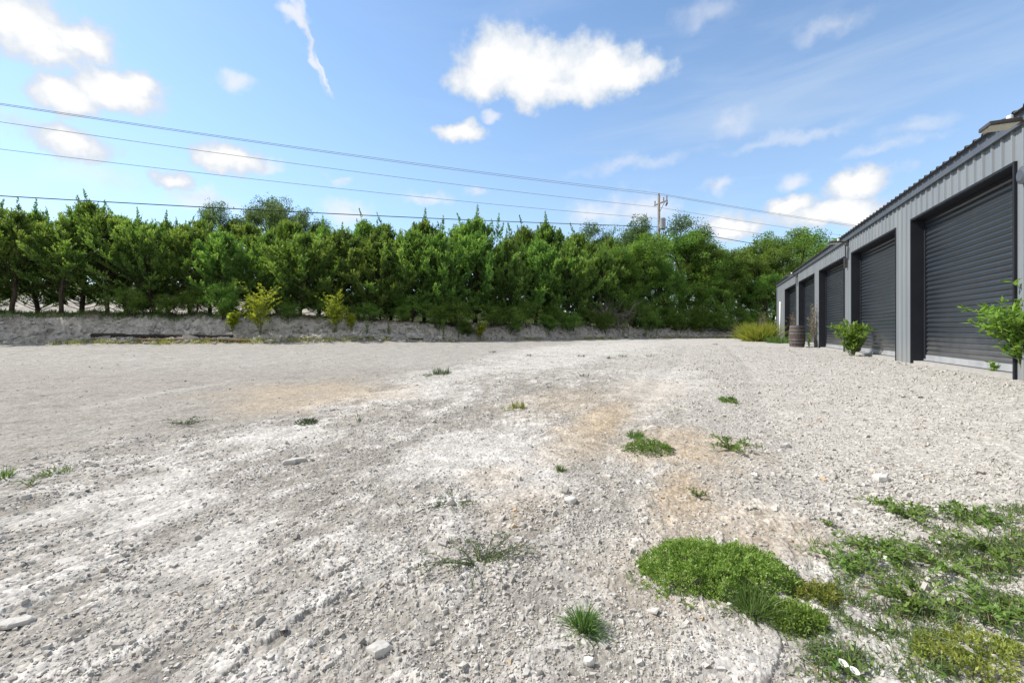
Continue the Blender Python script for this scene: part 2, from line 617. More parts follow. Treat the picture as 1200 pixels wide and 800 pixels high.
M_GROUND = mat_ground()
M_STONE = mat_stone()
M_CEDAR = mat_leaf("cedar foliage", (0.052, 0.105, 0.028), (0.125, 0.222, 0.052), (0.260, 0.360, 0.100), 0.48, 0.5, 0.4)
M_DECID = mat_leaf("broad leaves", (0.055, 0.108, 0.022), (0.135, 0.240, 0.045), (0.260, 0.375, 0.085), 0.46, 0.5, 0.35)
M_FARLEAF = mat_leaf("far tree leaves", (0.060, 0.100, 0.045), (0.095, 0.155, 0.065), (0.150, 0.225, 0.090), 0.45)
M_BUSH = mat_leaf("bush leaves", (0.052, 0.105, 0.022), (0.130, 0.230, 0.042), (0.255, 0.360, 0.085), 0.44, 0.5, 0.4)
M_YELLOW = mat_leaf("yellow green leaves", (0.19, 0.26, 0.03), (0.34, 0.41, 0.045), (0.48, 0.51, 0.09), 0.5)
M_WEED = mat_leaf("weed leaves", (0.060, 0.115, 0.026), (0.140, 0.235, 0.050), (0.250, 0.350, 0.095), 0.38)
M_MAT = mat_leaf("mat weed leaves", (0.090, 0.155, 0.030), (0.210, 0.325, 0.075), (0.340, 0.450, 0.140), 0.40)
M_GREYWEED = mat_leaf("grey green leaves", (0.050, 0.080, 0.040), (0.085, 0.125, 0.065), (0.135, 0.175, 0.100), 0.25)
M_GRASS = mat_leaf("grass blades", (0.055, 0.105, 0.030), (0.120, 0.200, 0.060), (0.230, 0.310, 0.120), 0.38)
M_YGRASS = mat_leaf("yellowed grass", (0.14, 0.17, 0.035), (0.26, 0.27, 0.06), (0.38, 0.35, 0.12), 0.38)
M_DRYGRASS = mat_leaf("dry stalks", (0.16, 0.11, 0.06), (0.26, 0.19, 0.12), (0.38, 0.30, 0.20), 0.2)
M_BARK = mat_simple("bark", (0.035, 0.025, 0.018), (0.085, 0.065, 0.05), 0.9, 0, 0.2, 5, (3, 3, 0.6), 0.6, 30)
M_DEADWOOD = mat_simple("dead grey wood", (0.13, 0.11, 0.10), (0.26, 0.23, 0.21), 0.9, 0, 0.2, 5)
M_STEM = mat_simple("green stem", (0.08, 0.11, 0.03), (0.14, 0.16, 0.06), 0.7, 0, 0.3, 9)
M_POLE = mat_simple("weathered pole wood", (0.13, 0.12, 0.11), (0.24, 0.22, 0.20), 0.85, 0, 0.2, 4, (4, 4, 0.3), 0.4, 40)
M_TIMBER = mat_simple("dark timber", (0.020, 0.017, 0.015), (0.055, 0.047, 0.042), 0.85, 0, 0.2, 4, (0.4, 5, 5), 0.5, 40)
M_REDTIMBER = mat_simple("reddish timber", (0.085, 0.045, 0.032), (0.16, 0.095, 0.07), 0.85, 0, 0.2, 4, (0.4, 5, 5), 0.5, 40)
M_WIRE = mat_simple("aluminium wire", (0.26, 0.27, 0.28), (0.34, 0.35, 0.36), 0.5, 0, 0.4)
M_CABLE = mat_simple("black cable", (0.02, 0.021, 0.023), (0.03, 0.031, 0.034), 0.6, 0, 0.4)
M_CERAMIC = mat_simple("grey insulator", (0.10, 0.10, 0.11), (0.16, 0.16, 0.17), 0.35, 0, 0.5)
M_TANK = mat_simple("transformer paint", (0.22, 0.24, 0.26), (0.28, 0.30, 0.32), 0.5, 0, 0.4)
M_PANEL = mat_simple("grey painted wall panel", (0.172, 0.192, 0.212), (0.215, 0.236, 0.256), 0.42, 0, 0.45, 1.2, (1, 1, 0.25), dust_sheen=0.35)
M_TRIM = mat_simple("grey trim", (0.165, 0.175, 0.195), (0.205, 0.215, 0.235), 0.42, 0, 0.45, 2.0)
M_JAMB = mat_simple("charcoal trim", (0.015, 0.017, 0.023), (0.022, 0.024, 0.031), 0.6, 0, 0.2, 2.0)
M_ROOF = mat_simple("charcoal roof sheet", (0.060, 0.058, 0.060), (0.085, 0.082, 0.084), 0.45, 0, 0.45, 2.0)
M_EAVE = mat_simple("eave trim in painted shade", (0.065, 0.075, 0.092), (0.085, 0.096, 0.115), 0.45, 0, 0.45, 2.0)  # eave band darkened in colour for the shade under the roof overhang
M_DOOR = mat_simple("dark slate roller curtain", (0.019, 0.025, 0.032), (0.027, 0.034, 0.043), 0.33, 0.0, 0.5, 0.9, (1, 1, 6), dust_sheen=0.30)
M_BAR = mat_simple("galvanised bar", (0.26, 0.27, 0.285), (0.36, 0.37, 0.385), 0.45, 0, 0.5, 3)
M_LAMP = mat_simple("bronze lamp housing", (0.045, 0.040, 0.038), (0.07, 0.062, 0.058), 0.4, 0, 0.5)
M_LENS = mat_simple("cream lamp lens", (0.55, 0.52, 0.40), (0.62, 0.59, 0.46), 0.25, 0, 0.5)
M_WHITE = mat_simple("white plastic", (0.72, 0.73, 0.74), (0.80, 0.80, 0.80), 0.4, 0, 0.5)
M_STAVE = mat_simple("weathered barrel staves", (0.050, 0.040, 0.036), (0.125, 0.100, 0.088), 0.8, 0, 0.2, 5, (6, 6, 0.5), 0.5, 30)
M_HOOP = mat_simple("rusted hoop", (0.10, 0.095, 0.10), (0.22, 0.21, 0.21), 0.55, 0.3, 0.5, 9)
M_YWEED = mat_leaf("yellowing weed leaves", (0.13, 0.19, 0.035), (0.30, 0.37, 0.085), (0.48, 0.48, 0.15), 0.4)
M_SHRUB = mat_leaf("pale shrub leaves", (0.07, 0.13, 0.02), (0.15, 0.25, 0.04), (0.28, 0.38, 0.09), 0.42)
M_PETAL = mat_simple("white petal", (0.80, 0.80, 0.78), (0.88, 0.88, 0.86), 0.6, 0, 0.2)

# ------------------------------------------------------------------ the ground: one sheet out to the horizon
def build_ground():
    ph_d = np.radians(np.linspace(-58, 58, 1180))
    ph_c = np.radians(np.concatenate([np.linspace(58, 302, 150)[1:-1]]))
    phi = np.concatenate([ph_d, ph_c])
    rs = [0.15, 0.4, 0.7, 0.9]
    r = 1.0
    while r < 66:
        rs.append(r)
        r += max(0.0062, r * 0.0042)
    while r < 9000:
        rs.append(r)
        r *= 1.12
    rs = np.array(rs)
    nr, na = len(rs), len(phi)
    PH, RR = np.meshgrid(phi, rs)
    x = (RR * np.sin(PH)).ravel()
    y = (RR * np.cos(PH)).ravel()
    r_ = RR.ravel()
    z = macro(x, y)
    nearm = r_ < 75
    xs, ys = x[nearm], y[nearm]
    zn = zones(xs, ys)
    dz, av, bv, edge = detail(xs, ys, zn)
    b = bank_b(xs, ys)
    wb = np.interp(xs, [-30, -17, -10, 0, 20], [3.6, 3.5, 3.2, 1.8, 1.6])
    face = sst(-0.2, 0.4, b)
    z[nearm] += dz * (1 - face)
    rough = 0.20 * fbm(xs * 2.2, ys * 2.2, 4, 0.6) + 0.16 * np.abs(fbm(xs * 4.5, ys * 4.5, 3))
    z[nearm] += face * sst(wb + 3, wb, b) * rough
    # far hills
    farm = ~nearm
    z[farm] = np.minimum(z[farm], 6) + 3 * fbm(x[farm] * 0.004, y[farm] * 0.004, 3)
    # --- intrinsic soil colour
    col = np.zeros((len(x), 3))
    col[:] = (0.10, 0.12, 0.05)
    g = lambda *c: np.array(c)[None, :]
    mixc = lambda a, c, m: a * (1 - m[:, None]) + c * m[:, None]
    c = np.repeat(g(0.370, 0.348, 0.316), len(xs), 0)                         # crushed grey limestone
    wh = (0.30 * sst(-0.22, 0.32, zn['streak'] + 0.55 * zn['streak2']) + 0.5 * zn['cru'] + 0.3 * zn['cru2']).clip(0, 1)
    c = mixc(c, g(0.515, 0.495, 0.465), zn['flaky'] * wh * 0.95)
    c = mixc(c, g(0.255, 0.235, 0.205), zn['flaky'] * (1 - wh) * 0.7)
    c = mixc(c, g(0.300, 0.279, 0.249), zn['left'] * 0.95)
    c = mixc(c, g(0.345, 0.328, 0.302), zn['left'] * sst(9.5, 15, ys))
    c = mixc(c, g(0.21, 0.19, 0.165), zn['left'] * sst(0.12, 0.4, zn['streak2']) * 0.5)
    c = mixc(c, g(0.42, 0.40, 0.375), zn['left'] * sst(0.1, 0.5, zn['streak']) * 0.5)
    c = mixc(c, g(0.435, 0.413, 0.380), zn['gravel'] * 0.85)
    c = mixc(c, g(0.43, 0.412, 0.385), zn['far'] * (1 - zn['left']) * 0.75)
    c = mixc(c, g(0.50, 0.48, 0.45), zn['pale'] * 0.85)
    c = mixc(c, g(0.43, 0.345, 0.245), zn['tan'] * (0.74 + 0.4 * zn['w'] + 0.25 * zn['streak2']).clip(0, 1))
    tone = 0.86 + 0.28 * av
    c = c * (1 + (tone - 1) * zn['flaky'] * 0.9)[:, None]
    c = c * (0.90 + 0.2 * bv)[:, None]
    # bank: pale spoil below, brown topsoil at the lip, dark litter under the trees
    fb = fbm(xs * 0.8, ys * 0.8, 4)
    bankc = np.repeat(g(0.47, 0.44, 0.40), len(xs), 0)
    bankc = mixc(bankc, g(0.30, 0.27, 0.235), sst(0.05, 0.45, fbm(xs * 1.7, ys * 1.7, 4)))
    bankc = mixc(bankc, g(0.16, 0.115, 0.085), sst(0.68, 1.0, b / wb + 0.3 * fb))
    c = mixc(c, bankc, sst(-0.3, 0.5, b + 0.6 * fb))
    litter = sst(0.95, 1.25, b / wb + 0.25 * fb)
    c = mixc(c, g(0.060, 0.055, 0.030), litter)
    c = mixc(c, g(0.40, 0.37, 0.33), sst(8, 11, b + 2 * fb) * sst(24, 18, b) * sst(-13, -17, xs))
    c = mixc(c, g(0.065, 0.085, 0.028), sst(7, 11, b + 2 * fb) * sst(-17, -13, xs))
    c = mixc(c, g(0.09, 0.12, 0.035), sst(20, 26, b + 2 * fb))
    col[nearm] = c
    V = np.stack([x, y, z], 1)
    ii, jj = np.meshgrid(np.arange(nr - 1), np.arange(na), indexing='ij')
    j2 = (jj + 1) % na
    Fq = np.stack([ii * na + jj, ii * na + j2, (ii + 1) * na + j2, (ii + 1) * na + jj], -1).reshape(-1, 4)[:, ::-1]
    # close the middle
    V = np.vstack([V, [[0, 0, float(macro(0, 0))]]])
    col = np.vstack([col, [[0.38, 0.37, 0.35]]])
    a = np.arange(na)
    Ft = np.stack([np.full(na, len(V) - 1), (a + 1) % na, a], 1)
    o = link_mesh("ground", V, [Fq, Ft], M_GROUND, smooth=True, point_col=col)
    tag(o, kind='structure')
    return o


build_ground()


def terr(x, y):
    return float(macro(np.array([x]), np.array([y]))[0])


def ground_at(px, py):
    """where the line of sight through a photo pixel meets the yard"""
    Z = 8.0
    for _ in range(60):
        X = (px - 600) / F * Z
        z = terr(X, Z)
        Zn = (CZ - z) * F / max(py - HZ, 0.5)
        Z = Z * 0.5 + Zn * 0.5
    X = (px - 600) / F * Z
    return X, Z, terr(X, Z)


# ------------------------------------------------------------------ loose stones (nobody could count them)
def build_stones():
    n = 520000
    u = rng.random(n)
    r = 1.15 * (26 / 1.15) ** (u ** 0.86)
    ph = np.radians(rng.uniform(-57, 57, n))
    x, y = r * np.sin(ph), r * np.cos(ph)
    zn = zones(x, y)
    keep_p = 0.08 + 0.35 * zn['flaky'] * sst(-0.4, 0.3, -zn['streak']) + 0.75 * zn['gravel'] + 0.15 * (1 - zn['left'])
    keep_p = keep_p * (1 - 0.7 * zn['pale']) * (1 - 0.75 * zn['tan']) * (1 - 0.6 * zn['left'])
    cl = sst(-0.3, 0.4, fbm(x * 1.8, y * 1.8, 3))
    keep_p *= 0.35 + 0.65 * cl
    big = np.exp(-(((x - 2.75) / 0.8) ** 2 + ((y - 3.6) / 0.9) ** 2)) + 0.8 * np.exp(-(((x - 0.0) / 0.6) ** 2 + ((y - 3.4) / 0.9) ** 2))
    so, ou = zn['so'], zn['ou']
    k = (rng.random(n) < keep_p) & (ou > 0.1) & (bank_b(x, y) < 0.3)
    x, y, r, big = x[k], y[k], r[k], big[k]
    zn = {a: v[k] for a, v in zn.items()}
    n = len(x)
    dz, *_ = detail(x, y, zn)
    z = macro(x, y) + dz
    size = np.exp(rng.normal(np.log(0.0037), 0.50, n)) * (1 + 0.10 * r.clip(0, 12)) * (1 + 0.05 * zn['gravel'])
    size = np.minimum(size * (1 + 0.7 * big), 0.034)
    base = np.array([[-1, -1, -1], [1, -1, -1], [1, 1, -1], [-1, 1, -1], [-1, -1, 1], [1, -1, 1], [1, 1, 1], [-1, 1, 1]], float)
    P = base[None] * (1 + rng.uniform(-0.62, 0.3, (n, 8, 3)))
    P[:, 4:, :2] *= rng.uniform(0.45, 0.95, (n, 1, 1))
    sc = np.stack([size * rng.uniform(0.75, 1.5, n), size * rng.uniform(0.6, 1.0, n), size * rng.uniform(0.28, 0.75, n)], 1)
    P = P * sc[:, None, :]
    # tilt and turn
    a = rng.uniform(0, 2 * np.pi, n)
    tl = rng.normal(0, 0.25, n)
    c, s = np.cos(tl), np.sin(tl)
    X1, Z1 = P[..., 0] * c[:, None] - P[..., 2] * s[:, None], P[..., 0] * s[:, None] + P[..., 2] * c[:, None]
    c, s = np.cos(a), np.sin(a)
    X2, Y2 = X1 * c[:, None] - P[..., 1] * s[:, None], X1 * s[:, None] + P[..., 1] * c[:, None]
    V = np.stack([X2 + x[:, None], Y2 + y[:, None], Z1 + (z + sc[:, 2] * 0.35)[:, None]], -1).reshape(-1, 3)
    q = np.array([[0, 3, 2, 1], [4, 5, 6, 7], [0, 1, 5, 4], [1, 2, 6, 5], [2, 3, 7, 6], [3, 0, 4, 7]])
    Fq = (np.arange(n)[:, None, None] * 8 + q[None]).reshape(-1, 4)
    tint = np.clip(rng.normal(0.5, 0.2, n), 0.0, 0.93)
    tint = np.where(rng.random(n) < 0.006 + 0.12 * zn['tan'], rng.uniform(0.95, 1.0, n), tint)
    o = link_mesh("gravel", V, Fq, M_STONE, face_attr=np.repeat(tint, 6))
    tag(o, "loose crushed limestone chips strewn over the yard", "gravel", kind='stuff')


build_stones()


def build_rubble():
    n = 26000
    x = rng.uniform(-32, 22, n)
    y = np.interp(x, FOOT_X, FOOT_Y) + rng.uniform(-1.2, 3.2, n)
    b = bank_b(x, y)
    k = rng.random(n) < sst(-1.0, 0.2, b) * sst(2.8, 1.4, b) * (0.2 + 0.8 * sst(-0.1, 0.3, fbm(x * 0.7, y * 0.7, 3)))
    x, y = x[k], y[k]
    n = len(x)
    z = macro(x, y)
    size = np.minimum(np.exp(rng.normal(np.log(0.04), 0.6, n)), 0.24)
    base = np.array([[-1, -1, -1], [1, -1, -1], [1, 1, -1], [-1, 1, -1], [-1, -1, 1], [1, -1, 1], [1, 1, 1], [-1, 1, 1]], float)
    P = base[None] * (1 + rng.uniform(-0.6, 0.3, (n, 8, 3)))
    P = P * np.stack([size * rng.uniform(0.8, 1.6, n), size * rng.uniform(0.6, 1.1, n), size * rng.uniform(0.4, 0.9, n)], 1)[:, None, :]
    a = rng.uniform(0, 2 * np.pi, n)
    c, s = np.cos(a), np.sin(a)
    X2, Y2 = P[..., 0] * c[:, None] - P[..., 1] * s[:, None], P[..., 0] * s[:, None] + P[..., 1] * c[:, None]
    V = np.stack([X2 + x[:, None], Y2 + y[:, None], P[..., 2] + z[:, None] + 0.05], -1).reshape(-1, 3)
    q = np.array([[0, 3, 2, 1], [4, 5, 6, 7], [0, 1, 5, 4], [1, 2, 6, 5], [2, 3, 7, 6], [3, 0, 4, 7]])
    o = link_mesh("rubble", V, (np.arange(n)[:, None, None] * 8 + q[None]).reshape(-1, 4), M_STONE, face_attr=np.repeat(np.clip(rng.normal(0.35, 0.22, n), 0, 0.93), 6))
    tag(o, "broken limestone rubble over the face of the bank", "rubble", kind='stuff')


build_rubble()

# ------------------------------------------------------------------ shape helpers
BOXF = np.array([[0, 3, 2, 1], [4, 5, 6, 7], [0, 1, 5, 4], [1, 2, 6, 5], [2, 3, 7, 6], [3, 0, 4, 7]])


class MB:
    """collects shapes, then links them as ONE mesh object"""
    def __init__(self):
        self.V, self.Q, self.T, self.n = [], [], [], 0
        self.tq = []

    def add(self, V, Q=None, T=None, tint=None):
        V = np.asarray(V, float)
        if Q is not None and len(Q):
            self.Q.append(np.asarray(Q) + self.n)
            self.tq.append(np.full(len(Q), 0.5) if tint is None else np.broadcast_to(np.asarray(tint, float), (len(Q),)))
        if T is not None and len(T):
            self.T.append(np.asarray(T) + self.n)
        self.V.append(V)
        self.n += len(V)
        return self

    def box(self, lo, hi, f=None):
        x0, y0, z0 = lo
        x1, y1, z1 = hi
        P = [(x0, y0, z0), (x1, y0, z0), (x1, y1, z0), (x0, y1, z0), (x0, y0, z1), (x1, y0, z1), (x1, y1, z1), (x0, y1, z1)]
        if f:
            P = [f(*p) for p in P]
        return self.add(P, BOXF)

    def tube(self, pts, rad, k=6, cap=True):
        pts = np.asarray(pts, float)
        m = len(pts)
        rad = np.broadcast_to(np.asarray(rad, float), (m,))
        tan = np.gradient(pts, axis=0)
        tan /= np.linalg.norm(tan, axis=1)[:, None] + 1e-9
        ref = np.array([0, 0, 1.0]) if abs(tan[0][2]) < 0.9 else np.array([1.0, 0, 0])
        a = np.cross(tan, ref)
        a /= np.linalg.norm(a, axis=1)[:, None] + 1e-9
        c = np.cross(tan, a)
        an = np.arange(k) * 2 * np.pi / k
        ring = a[:, None] * np.cos(an)[None, :, None] + c[:, None] * np.sin(an)[None, :, None]
        V = (pts[:, None] + ring * rad[:, None, None]).reshape(-1, 3)
        i, j = np.meshgrid(np.arange(m - 1), np.arange(k), indexing='ij')
        j2 = (j + 1) % k
        Q = np.stack([i * k + j, i * k + j2, (i + 1) * k + j2, (i + 1) * k + j], -1).reshape(-1, 4)
        if cap:
            n0 = len(V)
            V = np.vstack([V, pts[:1], pts[-1:]])
            jj = np.arange(k)
            T = np.vstack([np.stack([np.full(k, n0), (jj + 1) % k, jj], 1),
                           np.stack([np.full(k, n0 + 1), (m - 1) * k + jj, (m - 1) * k + (jj + 1) % k], 1)])
            return self.add(V, Q, T)
        return self.add(V, Q)

    def leaves(self, P, D, L, W, tint=None, up=None):
        """one diamond leaf per point"""
        P = np.asarray(P, float)
        n = len(P)
        D = D / (np.linalg.norm(D, axis=1)[:, None] + 1e-9)
        ref = rng.normal(size=(n, 3)) if up is None else np.broadcast_to(up, (n, 3)) + rng.normal(0, 0.35, (n, 3))
        S = np.cross(D, ref)
        S /= np.linalg.norm(S, axis=1)[:, None] + 1e-9
        L = np.broadcast_to(L, (n,))[:, None]
        W = np.broadcast_to(W, (n,))[:, None]
        V = np.stack([P, P + D * L * 0.45 + S * W / 2, P + D * L, P + D * L * 0.45 - S * W / 2], 1).reshape(-1, 3)
        Q = np.arange(n * 4).reshape(n, 4)
        return self.add(V, Q, tint=rng.random(n) if tint is None else np.clip(tint, 0, 1))

    def blades(self, P, D, L, W, droop=0.5, tint=None):
        """grass blades: two-segment bent strips"""
        P = np.asarray(P, float)
        n = len(P)
        D = D / (np.linalg.norm(D, axis=1)[:, None] + 1e-9)
        S = np.cross(D, rng.normal(size=(n, 3)))
        S /= np.linalg.norm(S, axis=1)[:, None] + 1e-9
        L = np.broadcast_to(L, (n,))[:, None]
        W = np.broadcast_to(W, (n,))[:, None]
        dn = np.array([0, 0, -1.0])[None] * droop * L
        M = P + D * L * 0.55 + dn * 0.12
        Tp = P + D * L + dn * 0.6
        V = np.stack([P - S * W / 2, P + S * W / 2, M + S * W * 0.4, M - S * W * 0.4, Tp], 1).reshape(-1, 3)
        i = np.arange(n)[:, None] * 5
        Q = np.concatenate([i + np.array([[0, 1, 2, 3]]), i + np.array([[3, 2, 4, 4]])], 0)
        t = rng.random(n) if tint is None else np.clip(tint, 0, 1)
        Q1 = i + np.array([[0, 1, 2, 3]])
        T1 = i + np.array([[3, 2, 4]])
        self.add(V, Q1, T1, tint=t)
        self._tt = getattr(self, '_tt', []) + [t]
        return self

    def build(self, name, mat, parent=None, smooth=False):
        Fs, at = [], []
        if self.Q:
            Fs.append(np.concatenate(self.Q))
            at.append(np.concatenate(self.tq))
        if self.T:
            T = np.concatenate(self.T)
            Fs.append(T)
            tt = getattr(self, '_tt', None)
            at.append(np.concatenate(tt) if tt and sum(map(len, tt)) == len(T) else np.full(len(T), 0.5))
        return link_mesh(name, np.concatenate(self.V), Fs, mat, parent, smooth, np.concatenate(at))


def dirs(az, el):
    return np.stack([np.sin(az) * np.cos(el), np.cos(az) * np.cos(el), np.sin(el)], -1)


# ------------------------------------------------------------------ storage building
S0, PITCH, DOOR_W, DOOR_H = 10.58, 5.32, 4.24, 3.66
WALL_A, WALL_B = 4.25, 40.2
EAVE, DEPTH, RIDGE_UP = 4.42, 14.0, 0.5
DOORS = [S0 + PITCH * k for k in range(-1, 5)]
RIB = [(0, 0), (.085, 0), (.09, .004), (.11, .004), (.115, 0), (.18, 0), (.185, .004), (.205, .004), (.21, 0), (.228, 0), (.246, .034), (.284, .034), (.302, 0)]
RP = 0.3048


def rib_points(a, c):
    pts = []
    k = math.floor(a / RP) - 1
    while k * RP < c:
        for (u, o) in RIB:
            pts.append((k * RP + u, o))
        k += 1
    S = np.array([p[0] for p in pts])
    O = np.array([p[1] for p in pts])
    m = (S > a) & (S < c)
    S2 = np.concatenate([[a], S[m], [c]])
    O2 = np.concatenate([[np.interp(a, S, O)], O[m], [np.interp(c, S, O)]])
    return S2, O2


def ribbed(mb, a, c, z0, z1, f):
    S, O = rib_points(a, c)
    lo = [f(s, o, z0) for s, o in zip(S, O)]
    hi = [f(s, o, z1) for s, o in zip(S, O)]
    n = len(S)
    i = np.arange(n - 1)
    mb.add(lo + hi, np.stack([i, i + n, i + n + 1, i + 1], 1))


def build_building():
    base = wall_pt(22.0, 0, 0)
    # local frame: x along wall (away), y into the building (right), z up
    root = thing("storage_building", "long grey ribbed metal storage building with a row of dark roller doors", "building", base, math.pi / 2 - TH)

    def L(s, out, z):
        return (s - 22.0, out, z)
    # z axis rotation by (pi/2 - TH): local +x -> (sin TH, cos TH); local +y -> (-cos TH, sin TH) = out of the wall
    w = MB()
    edges = [WALL_A]
    for s in DOORS:
        edges += [s, s + DOOR_W]
    edges.append(WALL_B)
    for i in range(0, len(edges), 2):
        ribbed(w, edges[i], edges[i + 1], -0.25, EAVE, L)
    for s in DOORS:
        ribbed(w, s, s + DOOR_W, DOOR_H, EAVE, L)
    # gable ends and back
    for s, sg in ((WALL_A, -1), (WALL_B, 1)):
        def G(t, o, z, s=s, sg=sg):
            return L(s + sg * o, -t, z)
        ribbed(w, 0.0, DEPTH, -0.25, EAVE, G)
        w.add([L(s, 0, EAVE), L(s, -DEPTH, EAVE), L(s, -DEPTH / 2, EAVE + RIDGE_UP)], T=[[0, 1, 2]])
    ribbed(w, WALL_A, WALL_B, -0.25, EAVE, lambda s, o, z: L(s, -DEPTH - o, z))
    w.build("wall", M_PANEL, root)
    # base trim angle, corner trims
    for s in (WALL_A, WALL_B):
        t = MB()
        t.box((s - 0.06 - 22, -0.06, -0.25), (s + 0.06 - 22, 0.045, EAVE - 0.02))
        t.build("corner_trim", M_TRIM, root)
    # roof: two ribbed slopes
    r = MB()
    S, O = rib_points(WALL_A - 0.15, WALL_B + 0.15)
    n = len(S)
    ov = 0.16
    zo = EAVE - 0.02
    slope = RIDGE_UP / (DEPTH / 2)
    rows = [(ov, zo - ov * slope), (-DEPTH / 2, zo + RIDGE_UP), (-DEPTH - ov, zo - ov * slope)]
    V = []
    for out, z in rows:
        V += [L(s, out, z + 0.075 + o * 1.25) for s, o in zip(S, O)]
    i = np.arange(n - 1)
    Q = np.vstack([np.stack([k * n + i, k * n + i + 1, (k + 1) * n + i + 1, (k + 1) * n + i], 1) for k in (0, 1)])
    V2 = [(x, y, z - 0.012) for x, y, z in V]
    r.add(V, Q)
    r.add(V2, Q[:, ::-1])
    r.add([V[k] for k in range(n)] + [V2[k] for k in range(n)], np.stack([i, i + n, i + n + 1, i + 1], 1))
    r.build("roof", M_ROOF, root)
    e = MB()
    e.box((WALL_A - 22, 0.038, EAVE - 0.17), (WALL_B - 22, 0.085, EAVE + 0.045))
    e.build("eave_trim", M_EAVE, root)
    for k, s in enumerate(DOORS):
        d = thing_part("roll_up_door", root, L(s + DOOR_W / 2, 0, 0))
        REC = 0.27
        # curtain
        zz, oo = [], []
        p = 0.118
        z = 0.13
        while z < DOOR_H + 0.1:
            for u, o in ((0, 0), (0.10, 0.012), (0.28, 0.024), (0.45, 0.027), (0.60, 0.022), (0.76, 0.008), (0.84, 0.0)):
                zz.append(z + u * p)
                oo.append(o)
            z += p
        m = len(zz)
        wob = 0.006
        nx = 12
        xs = np.linspace(-DOOR_W / 2 + 0.02, DOOR_W / 2 - 0.02, nx)
        V = [(x, -REC + o + wob * math.sin(x * 1.9 + zq * 0.8 + k), zq) for x in xs for zq, o in zip(zz, oo)]
        ii, jj = np.meshgrid(np.arange(nx - 1), np.arange(m - 1), indexing='ij')
        Q = np.stack([ii * m + jj, ii * m + jj + 1, (ii + 1) * m + jj + 1, (ii + 1) * m + jj], -1).reshape(-1, 4)
        c = MB()
        c.add(V, Q)
        c.build("curtain", M_DOOR, d)
        bb = MB()
        bb.box((-DOOR_W / 2 + 0.02, -REC - 0.03, -0.02), (DOOR_W / 2 - 0.02, -REC + 0.035, 0.135))
        bb.box((-DOOR_W / 2 + 0.02, -REC + 0.036, 0.0), (DOOR_W / 2 - 0.02, -REC + 0.06, 0.03))
        bb.build("bottom_bar", M_BAR, d)
        hd = MB()
        hd.box((-DOOR_W / 2 + 0.06, -REC - 0.05, DOOR_H - 0.07), (DOOR_W / 2 - 0.06, -REC + 0.05, DOOR_H - 0.004))
        hd.build("header_hood", M_JAMB, d)
        for sg in (-1, 1):
            g = MB()
            x0 = sg * (DOOR_W / 2)
            g.box((min(x0 - sg * 0.004, x0 - sg * 0.075), -REC - 0.05, 0.0), (max(x0 - sg * 0.004, x0 - sg * 0.075), -REC + 0.05, DOOR_H - 0.2))
            g.build("guide_rail", M_JAMB, d)
        fr = MB()
        for sg in (-1, 1):
            x0 = sg * DOOR_W / 2
            fr.box((min(x0, x0 + sg * 0.05), -REC - 0.1, -0.25), (max(x0, x0 + sg * 0.05), 0.042, DOOR_H))
        fr.box((-DOOR_W / 2 - 0.05, -REC - 0.1, DOOR_H + 0.002), (DOOR_W / 2 + 0.05, 0.042, DOOR_H + 0.05))
        fr.build("door_frame", M_JAMB, d)
        sl = MB()
        sl.box((-DOOR_W / 2 + 0.002, -REC - 0.35, -0.3), (DOOR_W / 2 - 0.002, -0.012, -0.025))
        sl.build("concrete_sill", M_SILL, d)
    # flood lights on every other post
    for k, s in enumerate((S0 - 0.54, S0 + 2 * PITCH - 0.54, S0 + 4 * PITCH - 0.54)):
        fl = thing_part("flood_light", root, L(s, 0.04, EAVE - 0.22))
        h = MB()
        h.box((-0.17, 0.20, -0.03), (0.17, 0.60, 0.04))
        h.box((-0.05, 0.0, -0.02), (0.05, 0.199, 0.03))
        h.box((-0.07, -0.03, -0.16), (0.07, 0.03, 0.05))
        hh = h.build("lamp_housing", M_LAMP, fl)
        bev(hh, 0.012)
        ln = MB()
        ln.box((-0.145, 0.225, -0.042), (0.145, 0.575, -0.031))
        ln.build("lamp_lens", M_LENS, fl)
        pc = MB()
        pc.tube([(0, 0.28, 0.041), (0, 0.28, 0.13), (0, 0.28, 0.14)], [0.042, 0.042, 0.034], 14)
        pc.build("photocell", M_WHITE, fl)
        cd = MB()
        cd.tube([(0.03, 0.05, -0.1), (0.03, 0.05, -3.4 if k == 2 else -0.95)], 0.02, 8)
        if k == 1:
            cd.box((-0.03, 0.01, -1.0), (0.09, 0.09, -0.62))
        cd.build("conduit", M_LAMP, fl)
    # round dark wall fitting beside the nearest light, white pipe near the far corner
    rb = MB()
    cx = S0 - 0.42 - 22
    rb.tube([(cx, 0.03, 3.36), (cx, 0.12, 3.36), (cx, 0.15, 3.36)], [0.15, 0.15, 0.09], 20)
    rb.build("wall_fitting", M_EAVE, root)
    wp = MB()
    wp.tube([(37.9 - 22, 0.10, -0.1), (37.9 - 22, 0.10, 2.95)], 0.055, 12)
    wp.build("white_pipe", M_WHITE, root, smooth=True)
    return root


def bev(o, w):
    m = o.modifiers.new("bevel", 'BEVEL')
    m.width = w
    m.segments = 2
    m.limit_method = 'ANGLE'


def thing_part(name, parent, loc):
    o = bpy.data.objects.new(name, None)
    o.empty_display_size = 0.2
    COL.objects.link(o)
    o.parent = parent
    o.location = loc
    return o


M_SILL = mat_simple("concrete", (0.30, 0.29, 0.275), (0.38, 0.37, 0.35), 0.9, 0, 0.2, 5)
build_building()

